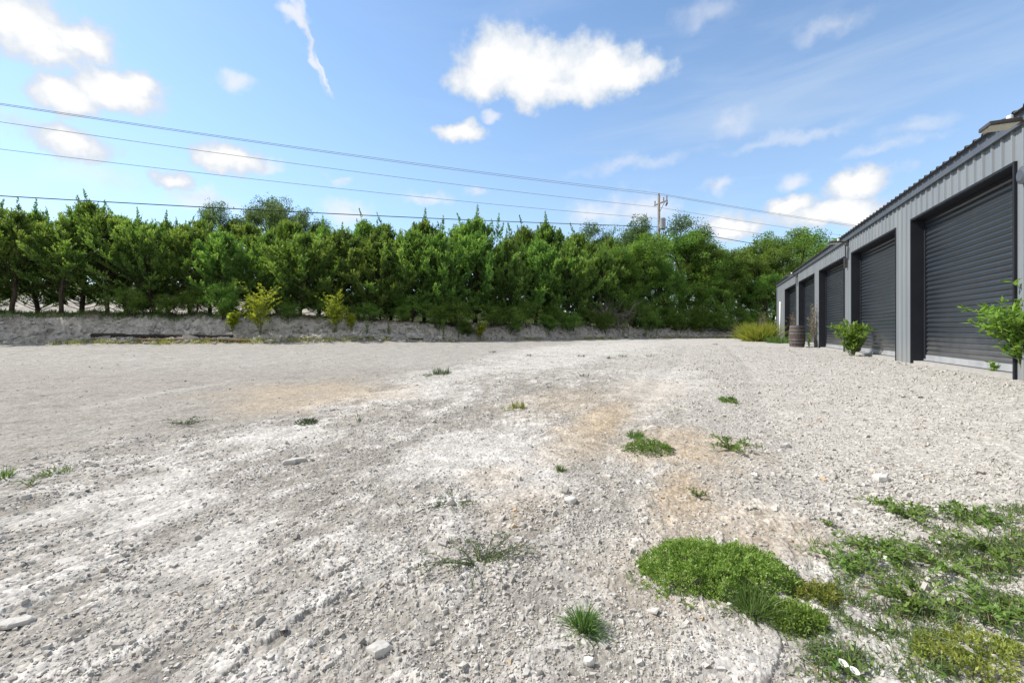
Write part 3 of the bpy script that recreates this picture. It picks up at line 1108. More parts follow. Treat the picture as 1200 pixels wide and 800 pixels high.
# ------------------------------------------------------------------ trees
def cedar_parts(seed, H, Rc, low=0.14, nbr=120, upness=0.55):
    """eastern red cedar: upswept feathery sprays on many thin limbs"""
    global rng
    old, rng = rng, np.random.default_rng(seed)
    tr, cr = MB(), MB()
    lean = rng.normal(0, 0.05, 2)
    zt = np.linspace(-0.3, H * 0.94, 9)
    bend = np.cumsum(rng.normal(0, 0.06, (9, 2)), 0)
    tp = np.stack([lean[0] * zt + bend[:, 0] * 0.6, lean[1] * zt + bend[:, 1] * 0.6, zt], 1)
    tp[0, :2] = tp[1, :2] = 0
    tr.tube(tp, np.linspace(0.13, 0.02, 9) * (H / 6.5), 7)
    for i in range(nbr):
        t = low + (1 - low) * ((i + rng.random()) / nbr) ** 0.92
        z0 = t * H * 0.94
        p0 = np.array([np.interp(z0, zt, tp[:, 0]), np.interp(z0, zt, tp[:, 1]), z0])
        az = i * 2.39996 + rng.normal(0, 0.5)
        prof = min(1.0, 1.5 * (1 - t) ** 0.95) * (0.80 + 0.20 * sst(low, low + 0.2, t)) + 0.09
        ln = Rc * prof * rng.uniform(0.5, 1.32)
        e0 = R(rng.uniform(-2, 30)) + upness * t
        k = 6
        u = np.linspace(0, 1, k)
        el = e0 + 0.45 * u
        dd = dirs(np.full(k, az) + 0.25 * rng.normal() * u, el)
        pts = p0 + np.cumsum(dd * ln / (k - 1), 0) - dd[0] * ln / (k - 1)
        tr.tube(pts, np.linspace(0.030, 0.008, k) * (H / 6.5), 3, cap=False)
        m = max(7, int(22 * ln / Rc + 5))
        us = 0.22 + 0.80 * rng.random(m) ** 0.55
        tone = rng.normal(0, 0.17)
        for q in us:
            q = min(q, 1.0)
            pb = np.array([np.interp(q, u, pts[:, a]) for a in range(3)])
            db = dirs(np.array([az + rng.normal(0, 0.75)]), np.array([e0 + 0.5 * q + rng.normal(0.15, 0.24)]))[0]
            bl = rng.uniform(0.26, 0.62) * (H / 6.5)
            nl = 15
            uu = np.linspace(0.05, 1.0, nl)
            P = pb + db * bl * uu[:, None] + rng.normal(0, 0.025, (nl, 3))
            D = db + rng.normal(0, 0.42, (nl, 3)) + np.array([0, 0, 0.30])
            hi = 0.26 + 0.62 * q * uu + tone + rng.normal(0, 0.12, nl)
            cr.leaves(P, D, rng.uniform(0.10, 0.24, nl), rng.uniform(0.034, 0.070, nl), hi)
    # leader shoots that stand above the crown
    for j in range(6):
        top = tp[-1] + (np.array([rng.normal(0, 0.75), rng.normal(0, 0.75), -rng.uniform(0.5, 1.5)]) if j else np.zeros(3))
        sh = rng.uniform(0.9, 1.7) if j else 1.5
        lean2 = rng.normal(0, 0.16, 2)
        nl = 90
        uu = rng.random(nl) ** 0.8
        P = top + np.stack([lean2[0] * uu * sh, lean2[1] * uu * sh, uu * sh], 1)
        a = rng.uniform(0, 6.28, nl)
        D = np.stack([np.sin(a) * 0.7, np.cos(a) * 0.7, np.full(nl, 0.85)], 1)
        cr.leaves(P, D, 0.06 + 0.34 * (1 - uu), rng.uniform(0.04, 0.07, nl), 0.35 + 0.3 * uu)
    rng = old
    return tr, cr


def broad_parts(seed, H, Rx, trunk_h, ncl=120, per=70, leaf=0.11, rtrunk=0.12, spread=0.42, multi=1, fill=0):
    """broad-leaved tree or bush: limbs that fork, leaves in uneven clumps"""
    global rng
    old, rng = rng, np.random.default_rng(seed)
    tr, cr = MB(), MB()
    tips = []

    def limb(p, d, ln, rad, lev):
        k = 5
        pts = [p]
        dd = d.copy()
        for _ in range(k - 1):
            dd = dd + rng.normal(0, 0.16, 3) + np.array([0, 0, 0.06])
            dd /= np.linalg.norm(dd)
            pts.append(pts[-1] + dd * ln / (k - 1))
        tr.tube(pts, np.linspace(rad, rad * 0.55, k), 6 if lev < 2 else 4, cap=False)
        if lev >= 3:
            tips.append(pts[-1])
            tips.append(pts[-2])
            return
        for c in range(3 if lev else 4):
            nd = dd + rng.normal(0, 0.62, 3) * np.array([1, 1, 0.55])
            nd /= np.linalg.norm(nd)
            limb(pts[-1 - (c % 2)], nd, ln * rng.uniform(0.6, 0.85), rad * 0.55, lev + 1)
    for k in range(multi):
        a = rng.uniform(0, 6.28)
        d0 = np.array([math.sin(a) * 0.35 * (multi > 1), math.cos(a) * 0.35 * (multi > 1), 1.0])
        limb(np.array([0.1 * k * math.sin(a), 0.1 * k * math.cos(a), -0.25]), d0 / np.linalg.norm(d0), max(trunk_h + 0.25, 0.3), rtrunk, 0)
    tips = np.array(tips)
    mn, mx = tips.min(0), tips.max(0)
    sx = Rx / max(1e-3, (np.abs(tips[:, :2]).max()))
    sz = (H - trunk_h * 0.4) / max(1e-3, mx[2])
    # fit the limbs to the height and width wanted
    Sc = np.array([sx, sx, H * 0.93 / mx[2]])
    tr.V = [v * Sc for v in tr.V]
    tips = tips * Sc
    extra = tips[rng.integers(0, len(tips), ncl)] + rng.normal(0, 1, (ncl, 3)) * np.array([Rx, Rx, H * 0.5]) * 0.09
    cen = np.vstack([tips[rng.permutation(len(tips))[:ncl]], extra])
    cen = cen[cen[:, 2] > trunk_h * 0.55]
    if fill:
        dv = rng.normal(0, 1, (fill, 3))
        dv /= np.linalg.norm(dv, axis=1)[:, None]
        rad = rng.uniform(0.55, 1.0, fill) * (1 + 0.25 * np.sin(3 * np.arctan2(dv[:, 0], dv[:, 1]) + seed) * (1 - np.abs(dv[:, 2])))
        fl = dv * rad[:, None] * np.array([Rx * 0.92, Rx * 0.92, H * 0.48]) + np.array([0, 0, H * 0.5])
        cen = np.vstack([cen, fl[fl[:, 2] > 0.15]])
    for cpt in cen:
        n = int(per * rng.uniform(0.5, 1.4))
        rr = rng.uniform(0.5, 1.25) * spread
        off = rng.normal(0, 1, (n, 3))
        off = off / np.linalg.norm(off, axis=1)[:, None] * (rng.random(n) ** 0.5)[:, None] * np.array([1, 1, 0.7]) * rr
        D = off / rr + rng.normal(0, 0.5, (n, 3)) + np.array([0, 0, -0.1])
        tone = rng.normal(0.5, 0.17)
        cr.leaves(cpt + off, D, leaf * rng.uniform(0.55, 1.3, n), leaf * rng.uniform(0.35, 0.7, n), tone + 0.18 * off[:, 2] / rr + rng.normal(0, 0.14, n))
    rng = old
    return tr, cr


def proto(name, parts, mat, barkmat=None):
    """build the meshes of one kind once: returned as (trunk mesh, crown mesh) for copies"""
    tr, cr = parts
    a = tr.build("trunk", barkmat or M_BARK, smooth=True)
    c = cr.build("crown", mat)
    ma, mc = a.data, c.data
    bpy.data.objects.remove(a)
    bpy.data.objects.remove(c)
    return ma, mc


def plant(pr, name, label, cat, px, Y, top_y, H0, group, wide=1.0, rz=None, sink=0.0):
    """stand a copy of a kind at a place; top_y is the row its top reaches in the photo"""
    X = (px - 600) / F * Y
    z = terr(X, Y) - sink
    top = CZ + (HZ - top_y) / F * Y
    s = max(0.12, (top - z)) / H0
    o = thing(name, label, cat, (X, Y, z), random.uniform(0, 6.28) if rz is None else rz, group)
    o.scale = (s * wide, s * wide, s)
    for nm, me in (("trunk", pr[0]), ("crown", pr[1])):
        c = bpy.data.objects.new(nm, me)
        COL.objects.link(c)
        c.parent = o
    return o


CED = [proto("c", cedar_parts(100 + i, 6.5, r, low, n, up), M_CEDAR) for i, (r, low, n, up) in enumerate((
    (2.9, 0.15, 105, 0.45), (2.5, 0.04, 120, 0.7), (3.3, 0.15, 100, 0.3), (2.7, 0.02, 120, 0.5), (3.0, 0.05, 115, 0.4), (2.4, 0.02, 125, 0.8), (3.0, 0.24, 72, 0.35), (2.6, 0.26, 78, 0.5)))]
ORD = ["", "second", "third", "fourth", "fifth", "sixth", "seventh", "eighth", "ninth", "tenth", "eleventh", "twelfth", "thirteenth",
       "fourteenth", "fifteenth", "sixteenth", "seventeenth", "eighteenth", "nineteenth", "twentieth", "twenty-first", "twenty-second", "twenty-third",
       "twenty-fourth", "twenty-fifth", "twenty-sixth", "twenty-seventh", "twenty-eighth", "twenty-ninth", "thirtieth", "thirty-first", "thirty-second",
       "thirty-third", "thirty-fourth", "thirty-fifth", "thirty-sixth", "thirty-seventh", "thirty-eighth"]


def tree_y(px, b):
    """distance of a spot b metres behind the foot of the bank, seen along photo column px"""
    lo, hi = 15.0, 140.0
    for _ in range(50):
        mid = (lo + hi) / 2
        if float(bank_b(np.array([(px - 600) / F * mid]), np.array([mid]))[0]) < b:
            lo = mid
        else:
            hi = mid
    return lo


front = [(-48, 222, 3.6, 0), (14, 232, 3.9, 6), (72, 238, 3.6, 7), (126, 234, 4.0, 6), (180, 246, 3.8, 2), (222, 250, 4.2, 0), (268, 262, 3.9, 3), (312, 262, 4.4, 1),
         (352, 262, 4.0, 4), (396, 256, 4.6, 3), (438, 262, 4.0, 5), (478, 258, 4.2, 3), (516, 262, 3.0, 1), (556, 262, 3.4, 4), (592, 268, 2.8, 5),
         (628, 270, 3.2, 3), (664, 278, 2.9, 4), (700, 284, 3.2, 1)]
for i, (px, ty, bb, kd) in enumerate(front):
    lab = "front-row cedar, " + ("leftmost of the row" if i == 0 else ORD[i] + " from the left along the bank")
    plant(CED[kd], "cedar_tree", lab, "tree", px, tree_y(px, bb + 0.5), ty, 7.6, "cedars standing along the bank", random.uniform(1.0, 1.2))
back = [(-20, 226, 7.4, 1), (44, 234, 8.2, 5), (96, 222, 7.6, 1), (148, 240, 8.0, 3), (196, 247, 7.8, 5), (246, 246, 8.6, 1), (292, 250, 8.2, 4), (334, 248, 8.6, 3), (374, 252, 8.4, 5),
        (420, 244, 8.4, 1), (458, 250, 8.8, 3), (497, 245, 8.2, 5), (534, 250, 7.6, 1), (557, 241, 6.6, 5), (608, 252, 7.8, 1), (638, 246, 7.0, 5), (684, 262, 7.4, 3), (722, 266, 7.8, 1)]
for i, (px, ty, bb, kd) in enumerate(back):
    lab = "back-row cedar showing above the front ones, " + ("leftmost" if i == 0 else ORD[i] + " from the left")
    plant(CED[kd], "cedar_tree", lab, "tree", px, tree_y(px, bb), ty, 7.6, "cedars behind the front row", random.uniform(1.0, 1.2))

BRD = [proto("b", broad_parts(200 + i, 8.0, rx, th, 110, 100, 0.14, 0.13, 0.55, 1, 130), M_DECID) for i, (rx, th) in enumerate(((3.2, 1.2), (3.7, 1.0), (2.8, 1.2)))]
FARB = [proto("f", broad_parts(230 + i, 10.0, 4.4, 2.5, 190, 75, 0.17, 0.2, 0.75, 1, 30), M_FARLEAF) for i in range(2)]
SHR = [proto("s", broad_parts(260 + i, 2.2, rx, 0.25, 60, 55, 0.09, 0.03, 0.30, 3, 60), M_BUSH) for i, rx in enumerate((1.4, 1.1, 1.7))]

broad = [(752, 272, 4.6, 0, "bright green broad-leaved tree at the end of the cedars"),
         (792, 268, 5.2, 1, "broad-leaved tree just right of the utility pole"),
         (826, 276, 4.4, 2, "narrow broad-leaved tree second right of the utility pole"),
         (858, 286, 4.2, 1, "low spreading tree above the fallen dead branches"),
         (886, 280, 5.6, 0, "tall tree between the dead branches and the building"),
         (918, 270, 6.0, 1, "big round tree rising behind the far corner of the building"),
         (952, 265, 7.5, 0, "tree peeping over the roof of the grey building"),
         (728, 290, 3.4, 2, "light green tree in front of the last cedars"),
         (776, 300, 3.0, 0, "young broad-leaved tree below the utility pole"),
         (842, 320, 2.6, 2, "young tree standing behind the dead branches"),
         (900, 318, 2.8, 0, "leafy young tree above the yellow grass clump")]
broad += [(742, 292, 8.5, 1, "shaded tree deep behind the dead brush"), (770, 300, 9.0, 0, "shaded tree deep behind the utility pole's foot"),
          (806, 296, 9.5, 1, "shaded tree deep behind the narrow broad-leaved tree"), (838, 304, 9.0, 0, "shaded tree deep behind the low spreading tree"),
          (872, 306, 9.5, 1, "shaded tree deep behind the fallen dead branches"), (905, 310, 9.0, 0, "shaded tree deep behind the yellow grass clump"),
          (936, 300, 10.0, 1, "shaded tree deep behind the building's far corner")]
for px, ty, bb, kd, lab in broad:
    plant(BRD[kd], "broadleaf_tree", lab, "tree", px, tree_y(px, bb), ty, 8.0, "broad-leaved trees at the end of the hedge", random.uniform(0.85, 1.05))
for px, ty, bb, kd, lab in ((326, 218, 22, 0, "tall tree standing highest above the left cedars"), (272, 238, 24, 1, "far tree left of the tallest treetop"),
                            (372, 244, 25, 1, "far tree right of the tallest treetop"), (728, 256, 24, 0, "far tree with open crown left of the utility pole"),
                            (794, 253, 20, 1, "far tree with crown beside the pole's transformer"), (690, 262, 26, 1, "far tree low behind the last cedars"),
                            (1000, 292, 24, 0, "far tree behind the grey building's roof")):
    plant(FARB[kd], "far_tree", lab, "tree", px, tree_y(px, bb), ty, 10.0, "taller trees beyond the hedge", random.uniform(0.68, 0.85))

shrubs = [(148, 334, 2.9, 0), (200, 342, 3.0, 2), (258, 326, 2.7, 1), (300, 348, 2.9, 0), (340, 352, 2.8, 2), (408, 356, 3.0, 0), (432, 352, 2.6, 2), (470, 356, 2.6, 1),
          (512, 352, 1.7, 0), (536, 344, 1.4, 2), (576, 352, 1.7, 1), (612, 350, 1.6, 2), (650, 354, 1.6, 0), (686, 356, 1.5, 1), (744, 348, 1.6, 2), (782, 352, 1.9, 1), (812, 356, 1.8, 0),
          (836, 358, 1.4, 2), (866, 358, 2.0, 1), (886, 362, 1.9, 0), (545, 372, 0.7, 1), (480, 340, 3.6, 2), (380, 342, 3.6, 2), (230, 336, 3.4, 0), (176, 340, 5.6, 1), (322, 338, 4.6, 2), (450, 338, 4.6, 0),
          (598, 356, 0.9, 0), (668, 362, 0.8, 2), (760, 358, 0.9, 1), (796, 362, 0.9, 0), (822, 366, 0.8, 1), (848, 366, 1.0, 2), (876, 368, 0.8, 1), (706, 362, 0.9, 0), (640, 364, 0.8, 1)]
for i, (px, ty, bb, kd) in enumerate(shrubs):
    srt = sorted(p[0] for p in shrubs)
    pos = srt.index(px)
    lab = "low green bush on the bank under the trees, " + ("leftmost" if pos == 0 else (ORD[pos] if pos < len(ORD) else "rightmost") + ("" if pos >= len(ORD) else " from the left"))
    plant(SHR[kd], "bush", lab, "bush", px, tree_y(px, bb), ty, 2.3, "bushes along the top of the bank", random.uniform(0.9, 1.15))

# ------------------------------------------------------------------ small plants
def stem_plant(name, label, cat, loc, H, n_stem, leaf_l, leaf_w, leafmat, spread=0.3, per=26, stem_r=0.008, group=None, seed=0, droop=0.0, twigs=0, tmean=0.5, start=0.2):
    """upright leafy plant: stems, side twigs and pointed leaves"""
    global rng
    old, rng = rng, np.random.default_rng(seed)
    o = thing(name, label, cat, loc, 0, group)
    st, lf = MB(), MB()
    for k in range(n_stem):
        a = rng.uniform(0, 6.28)
        tilt = rng.uniform(0.05, 1.0) * spread
        u = np.linspace(0, 1, 7)
        h = H * rng.uniform(0.65, 1.0) if k else H
        out = tilt * h * u ** 1.4
        pts = np.stack([np.sin(a) * out + 0.04 * rng.normal(), np.cos(a) * out + 0.04 * rng.normal(), h * u * math.cos(min(tilt, 1.2) * 0.5) - 0.04], 1)
        pts[1:-1, :2] += rng.normal(0, 0.012 * H, (5, 2))
        st.tube(pts, np.linspace(stem_r, stem_r * 0.4, 7), 5)
        spots = [(pts, h, 1.0)]
        for t in range(twigs):
            q = rng.uniform(start, 0.9)
            pb = np.array([np.interp(q, u, pts[:, c]) for c in range(3)])
            d = dirs(np.array([rng.uniform(0, 6.28)]), np.array([rng.uniform(0.2, 0.9)]))[0]
            tl = h * rng.uniform(0.18, 0.42)
            tp = pb + d * tl * np.linspace(0, 1, 7)[:, None]
            st.tube(tp, np.linspace(stem_r * 0.5, stem_r * 0.25, 7), 4)
            spots.append((tp, tl, 0.0))
        for (pp, hh, main) in spots:
            m = per if main else max(6, per // 2)
            q = rng.uniform(start if main else 0.15, 1.0, m)
            P = np.stack([np.interp(q, u, pp[:, c]) for c in range(3)], 1)
            aa = rng.uniform(0, 6.28, m)
            D = dirs(aa, rng.normal(0.45 - droop, 0.4, m))
            lf.leaves(P, D, leaf_l * rng.uniform(0.6, 1.2, m), leaf_w * rng.uniform(0.7, 1.2, m), rng.normal(tmean, 0.22, m), up=np.array([0, 0, 1.0]))
    st.build("stem", M_STEM, o)
    lf.build("foliage", leafmat, o)
    rng = old
    return o


def at_px(px, py):
    X, Y, z = ground_at(px, py)
    return (X, Y, z)


def on_bank(px, b):
    Y = tree_y(px, b)
    X = (px - 600) / F * Y
    return (X, Y, terr(X, Y))


def h_to(px, loc, top_y):
    return CZ + (HZ - top_y) / F * loc[1] - loc[2]


# yellow saplings on the bank
for (px, b, ty, n, nm, lab) in ((305, 0.7, 330, 6, "sapling", "tallest yellow-green sapling at the foot of the bank"),
                                (273, 1.3, 364, 3, "sapling", "small yellow sapling left of the tallest one"),
                                (393, 1.3, 342, 7, "sapling", "bright yellow bushy sapling on the bank right of the tallest"),
                                (563, 0.2, 376, 3, "sapling", "little yellow-green sprout against the brown bank"),
                                (412, 1.4, 366, 3, "sapling", "low yellow sapling close beside the bushy one"),
                                (262, 2.6, 352, 4, "sapling", "pale green sapling on the bank's lip left of the yellow ones")):
    loc = on_bank(px, b)
    stem_plant(nm, lab, "sapling", loc, h_to(px, loc, ty), n + 2, 0.15, 0.055, M_YELLOW, 0.40, 46, 0.014, "yellow saplings on the bank", seed=px, twigs=13, start=0.28, tmean=0.6)
for i, (px, b, ty, lab) in enumerate(((770, 0.3, 358, "tall thin weed in front of the bank below the pole"), (757, 0.0, 372, "broad light green weed at the bank's foot"),
                                      (730, 0.2, 360, "tall thin weed left of the broad light green one"), (520, 0.3, 372, "small upright weed at the foot of the bank's dark hollow"),
                                      (538, 0.4, 374, "pale upright weed beside the bank's dark hollow"), (430, 1.0, 372, "dusty green weed on the pale mound"), (455, 0.8, 374, "dusty weed right of the pale mound"))):
    loc = on_bank(px, b)
    stem_plant("tall_weed", lab, "weed", loc, h_to(px, loc, ty), 7, 0.14, 0.035, M_WEED, 0.22, 24, 0.008, "weeds along the foot of the bank", seed=900 + px)

# yellow grassy clump at the building's far corner
loc = at_px(890, 398)


def tuft(name, label, cat, loc, n, L, W, spread, mat, group=None, seed=1, base_r=0.05, droop=0.5, tm=0.5):
    global rng
    old, rng = rng, np.random.default_rng(seed)
    o = thing(name, label, cat, loc, 0, group)
    mb = MB()
    a = rng.uniform(0, 6.28, n)
    rr = base_r * np.sqrt(rng.random(n))
    P = np.stack([rr * np.sin(a), rr * np.cos(a), np.full(n, -0.01)], 1)
    a2 = a + rng.normal(0, 0.6, n)
    el = np.pi / 2 - np.abs(rng.normal(0, spread, n))
    mb.blades(P, dirs(a2, el), L * rng.uniform(0.5, 1.1, n), W * rng.uniform(0.6, 1.2, n), droop, rng.normal(tm, 0.22, n))
    mb.build("blades", mat, o)
    rng = old
    return o


M_YCLUMP = mat_leaf("yellow clump blades", (0.12, 0.20, 0.03), (0.29, 0.35, 0.06), (0.46, 0.38, 0.15), 0.45)
tuft("grass_clump", "large yellow grass clump by the far corner of the building", "grass clump", at_px(888, 400), 1500, 2.1, 0.034, 0.46, M_YCLUMP, seed=5, base_r=0.95, droop=0.5)
tuft("grass_clump", "green grass clump under the white pipe at the corner", "grass clump", at_px(914, 402), 420, 0.75, 0.025, 0.5, M_GRASS, seed=6, base_r=0.7, droop=0.5)
tuft("grass_clump", "bluish weed clump left of the yellow grass clump", "grass clump", at_px(868, 397), 420, 1.3, 0.05, 0.5, M_GREYWEED, seed=8, base_r=0.5, droop=0.5)

dry_weeds_later = [("dry_weed", "dry seeded stalks rising out of the yellow grass clump", at_px(893, 400), 2.4, 9, 34)]

# plants along the building
loc = wall_pt(S0 + PITCH - 0.1 + 1.0, 0.75, -0.09)
stem_plant("leafy_shrub", "bushy green shrub in front of the second roller door", "shrub", at_px(1000, 417), 1.2, 15, 0.17, 0.05, M_SHRUB, 0.75, 34, 0.010, seed=21, twigs=5, tmean=0.62)
stem_plant("leafy_shrub", "tall light green shrub beside the nearest post, cut by the photo's edge", "shrub", at_px(1205, 446), 1.66, 11, 0.165, 0.055, M_SHRUB, 0.48, 36, 0.012, seed=33, twigs=9, tmean=0.6, start=0.34)
stem_plant("seedling", "small green seedling in front of the nearest roller door", "seedling", at_px(1156, 438), 0.30, 2, 0.12, 0.05, M_SHRUB, 0.25, 18, 0.006, seed=23, tmean=0.7)
stem_plant("low_weed", "short green weed at the foot of the post right of the dry weed", "weed", at_px(968, 407), 0.55, 6, 0.12, 0.05, M_WEED, 0.6, 22, 0.006, seed=24, tmean=0.6)
stem_plant("low_weed", "short weed between the barrel and the dry weed", "weed", at_px(947, 407), 0.75, 6, 0.12, 0.05, M_WEED, 0.5, 22, 0.006, seed=26, tmean=0.6)


def dry_weed(name, label, loc, H, n, seed):
    global rng
    old, rng = rng, np.random.default_rng(seed)
    o = thing(name, label, "weed", loc)
    st, sd_ = MB(), MB()
    for k in range(n):
        a = rng.uniform(0, 6.28)
        t = rng.uniform(0.02, 0.22)
        u = np.linspace(0, 1, 7)
        h = H * rng.uniform(0.6, 1)
        pts = np.stack([np.sin(a) * t * h * u, np.cos(a) * t * h * u, h * u], 1) + rng.normal(0, 0.015, (7, 3))
        st.tube(pts, np.linspace(0.011, 0.004, 7), 4)
        for j in range(10):
            q = rng.uniform(0.3, 1)
            pb = np.array([np.interp(q, u, pts[:, c]) for c in range(3)])
            d = dirs(np.array([rng.uniform(0, 6.28)]), np.array([rng.uniform(0.3, 1.1)]))[0]
            e = pb + d * rng.uniform(0.12, 0.4)
            st.tube([pb, (pb + e) / 2 + rng.normal(0, 0.01, 3), e], [0.005, 0.004, 0.003], 3)
            m = 9
            P = pb + (e - pb) * rng.uniform(0.3, 1, m)[:, None]
            sd_.leaves(P, rng.normal(0, 1, (m, 3)), rng.uniform(0.03, 0.09, m), rng.uniform(0.015, 0.035, m))
    st.build("stalk", M_DEADWOOD, o)
    sd_.build("seed_heads", M_DRYGRASS, o)  # dry seed heads strewn along the side twigs
    rng = old


dry_weed("dry_weed", "tall dry brown weed standing right of the barrel", at_px(955, 407), 2.1, 14, 31)
dry_weed("dry_weed", "dry brown weed standing behind the barrel", at_px(932, 402), 1.9, 11, 32)


for args in dry_weeds_later:
    dry_weed(*args)

# ------------------------------------------------------------------ barrel
def build_barrel():
    x, y, z = at_px(934, 406.5)
    o = thing("barrel", "weathered wooden barrel with grey metal hoops standing before the far doors", "barrel", (x, y, z - 0.02))
    H, r0, r1 = 1.12, 0.31, 0.36
    n = 28
    prof = lambda t: r0 + (r1 - r0) * (1 - (2 * t - 1) ** 2)
    b = MB()
    ts = np.linspace(0, 1, 13)
    V = []
    for t in ts:
        for j in range(n * 2):
            a = j * math.pi / n
            rr = prof(t) - (0.006 if j % 2 else 0)
            V.append((rr * math.cos(a), rr * math.sin(a), t * H))
    k = n * 2
    i, j = np.meshgrid(np.arange(12), np.arange(k), indexing='ij')
    b.add(V, np.stack([i * k + j, i * k + (j + 1) % k, (i + 1) * k + (j + 1) % k, (i + 1) * k + j], -1).reshape(-1, 4))
    b.tube([(0, 0, H - 0.06), (0, 0, H - 0.04)], r0 - 0.01, 28)
    b.build("staves", M_STAVE, o)
    for t in (0.04, 0.22, 0.36, 0.64, 0.78, 0.95):
        h = MB()
        h.tube([(0, 0, t * H - 0.03), (0, 0, t * H + 0.03)], prof(t) + 0.006, 36)
        h.build("hoop", M_HOOP, o)


build_barrel()

# ------------------------------------------------------------------ ground weeds, each a plant of its own
def mat_weed(name, label, loc, rx, ry, h, n, leaf, mat, seed, rz=0.0, group=None, tm=0.5, stems=12, domed=True, cat="weed"):
    """dense low mat: a cushion of small leaves over short stems"""
    global rng
    old, rng = rng, np.random.default_rng(seed)
    o = thing(name, label, cat, loc, rz, group)
    a = rng.uniform(0, 6.28, n)
    q = np.sqrt(rng.random(n))
    ed = 1 + 0.22 * fbm(np.cos(a) * 1.3 + seed, np.sin(a) * 1.3, 3)
    x, y = q * ed * rx * np.cos(a), q * ed * ry * np.sin(a)
    hh = h * (1 - q ** 4.5) ** 0.55 * (0.80 + 0.75 * fbm(x * 5 / max(rx, .2) * .5 + seed, y * 5 / max(rx, .2) * .5, 3)) + 0.01
    per = 14
    nc = max(12, n // per)
    hh, x, y = hh[:nc], x[:nc], y[:nc]
    out = rng.random(nc) < 0.14
    go = rng.uniform(1.05, 1.38, nc)
    x, y, hh = np.where(out, x * go, x), np.where(out, y * go, y), np.where(out, 0.012, hh)
    z = hh * rng.uniform(0.55, 1.0, nc)
    cell = fbm(x * 11 + 3, y * 11, 3) * 0.5 + rng.normal(0, 0.12, nc)
    C = np.repeat(np.stack([x, y, z], 1), per, 0)
    nx = np.repeat(np.stack([x / rx * 0.55, y / ry * 0.55, np.full(nc, 0.75)], 1), per, 0)
    m = nc * per
    k = np.tile(np.linspace(0, 1, per), nc)
    tipdir = np.repeat(rng.normal(0, 1, (nc, 3)) * np.array([1, 1, 0.3]), per, 0)
    D = nx + rng.normal(0, 0.6, (m, 3))
    P = C + nx * 0.0 + tipdir * (k[:, None] - 0.5) * leaf * 1.3 + rng.normal(0, leaf * 0.25, (m, 3))
    P[:, 2] = np.maximum(P[:, 2], 0.006)
    lf = MB()
    lf.leaves(P, D, leaf * rng.uniform(0.5, 1.1, m), leaf * rng.uniform(0.22, 0.42, m), tm + np.repeat(cell, per) + 0.25 * (k - 0.5) + rng.normal(0, 0.1, m))
    lf.build("foliage", mat, o)
    st = MB()
    for k in range(stems):
        aa = rng.uniform(0, 6.28)
        u = np.linspace(0, 1, 6)
        e = rng.uniform(0.75, 1.08)
        pts = np.stack([u * e * rx * math.cos(aa), u * e * ry * math.sin(aa), 0.01 + h * 0.55 * np.sin(u * 2.6)], 1) + rng.normal(0, 0.008, (6, 3))
        st.tube(pts, np.linspace(0.004, 0.0015, 6), 4)
    st.build("stem", M_STEM, o)
    rng = old
    return o


def sprawl_weed(name, label, loc, rad, n_arm, per, leaf, mat, seed, group=None, tm=0.5, h=0.04, cat="weed", ratio=0.4, asp=0.3):
    """open weed whose stems creep outward over the gravel"""
    global rng
    old, rng = rng, np.random.default_rng(seed)
    o = thing(name, label, cat, loc, 0, group)
    st, lf = MB(), MB()
    for k in range(n_arm):
        a = rng.uniform(0, 6.28)
        ln = rad * rng.uniform(0.45, 1.1)
        u = np.linspace(0, 1, 8)
        aa = a + np.cumsum(rng.normal(0, 0.16, 8))
        step = ln / 7
        xy = np.cumsum(np.stack([np.cos(aa) * step, np.sin(aa) * step], 1), 0)
        zz = 0.012 + h * np.sin(u * 2.4) * rng.uniform(0.4, 1.2)
        pts = np.column_stack([xy, zz])
        st.tube(pts, np.linspace(0.0035, 0.0015, 8), 4)
        q = rng.random(per)
        P = np.stack([np.interp(q, u, pts[:, c]) for c in range(3)], 1)
        d = dirs(rng.uniform(0, 6.28, per), rng.normal(0.35, 0.4, per))
        lf.leaves(P, d, leaf * rng.uniform(0.6, 1.3, per), leaf * ratio * rng.uniform(0.7, 1.2, per), rng.normal(tm, 0.2, per), up=np.array([0, 0, 1.0]))
    st.build("stem", M_STEM, o)
    lf.build("foliage", mat, o)
    rng = old
    return o


def patch(px, py, hw, hh):
    """size on the ground of a plant hw by hh photo pixels (half sizes)"""
    X, Y, z = ground_at(px, py)
    _, Ya, _ = ground_at(px, py - hh)
    _, Yb, _ = ground_at(px, py + hh)
    return (X, Y, z), hw / F * Y, abs(Ya - Yb) / 2


loc, rx, ry = patch(840, 676, 86, 33)
mat_weed("mat_weed", "big bright green cushion of weed at the lower right", loc, rx, ry * 0.95, 0.15, 24000, 0.022, M_MAT, 41, tm=0.55, stems=40)
tuft("grass_tuft", "round green grass tuft alone on the gravel at bottom centre", "grass", at_px(684, 738), 420, 0.185, 0.0045, 0.75, M_GRASS, seed=42, base_r=0.03, droop=0.55)
tuft("grass_tuft", "spiky grass tuft at the front edge of the big green cushion", "grass", at_px(882, 722), 520, 0.22, 0.0045, 0.8, M_GRASS, seed=43, base_r=0.05, droop=0.5)
loc, rx, ry = patch(930, 730, 38, 18)
mat_weed("mat_weed", "small green weed mat right of the spiky grass tuft", loc, rx, ry, 0.07, 4500, 0.024, M_MAT, 44, tm=0.45, stems=16)
loc, rx, ry = patch(960, 704, 26, 14)
mat_weed("mat_weed", "browned weed mat between the big cushion and the ground cover", loc, rx, ry, 0.07, 1400, 0.026, M_YGRASS, 45, tm=0.3, stems=16)
loc, rx, ry = patch(1150, 776, 72, 30)
mat_weed("mat_weed", "yellowish weed mat in the bottom right corner", loc, rx * 1.1, ry * 1.15, 0.065, 3200, 0.022, M_YWEED, 46, tm=0.45, stems=26)
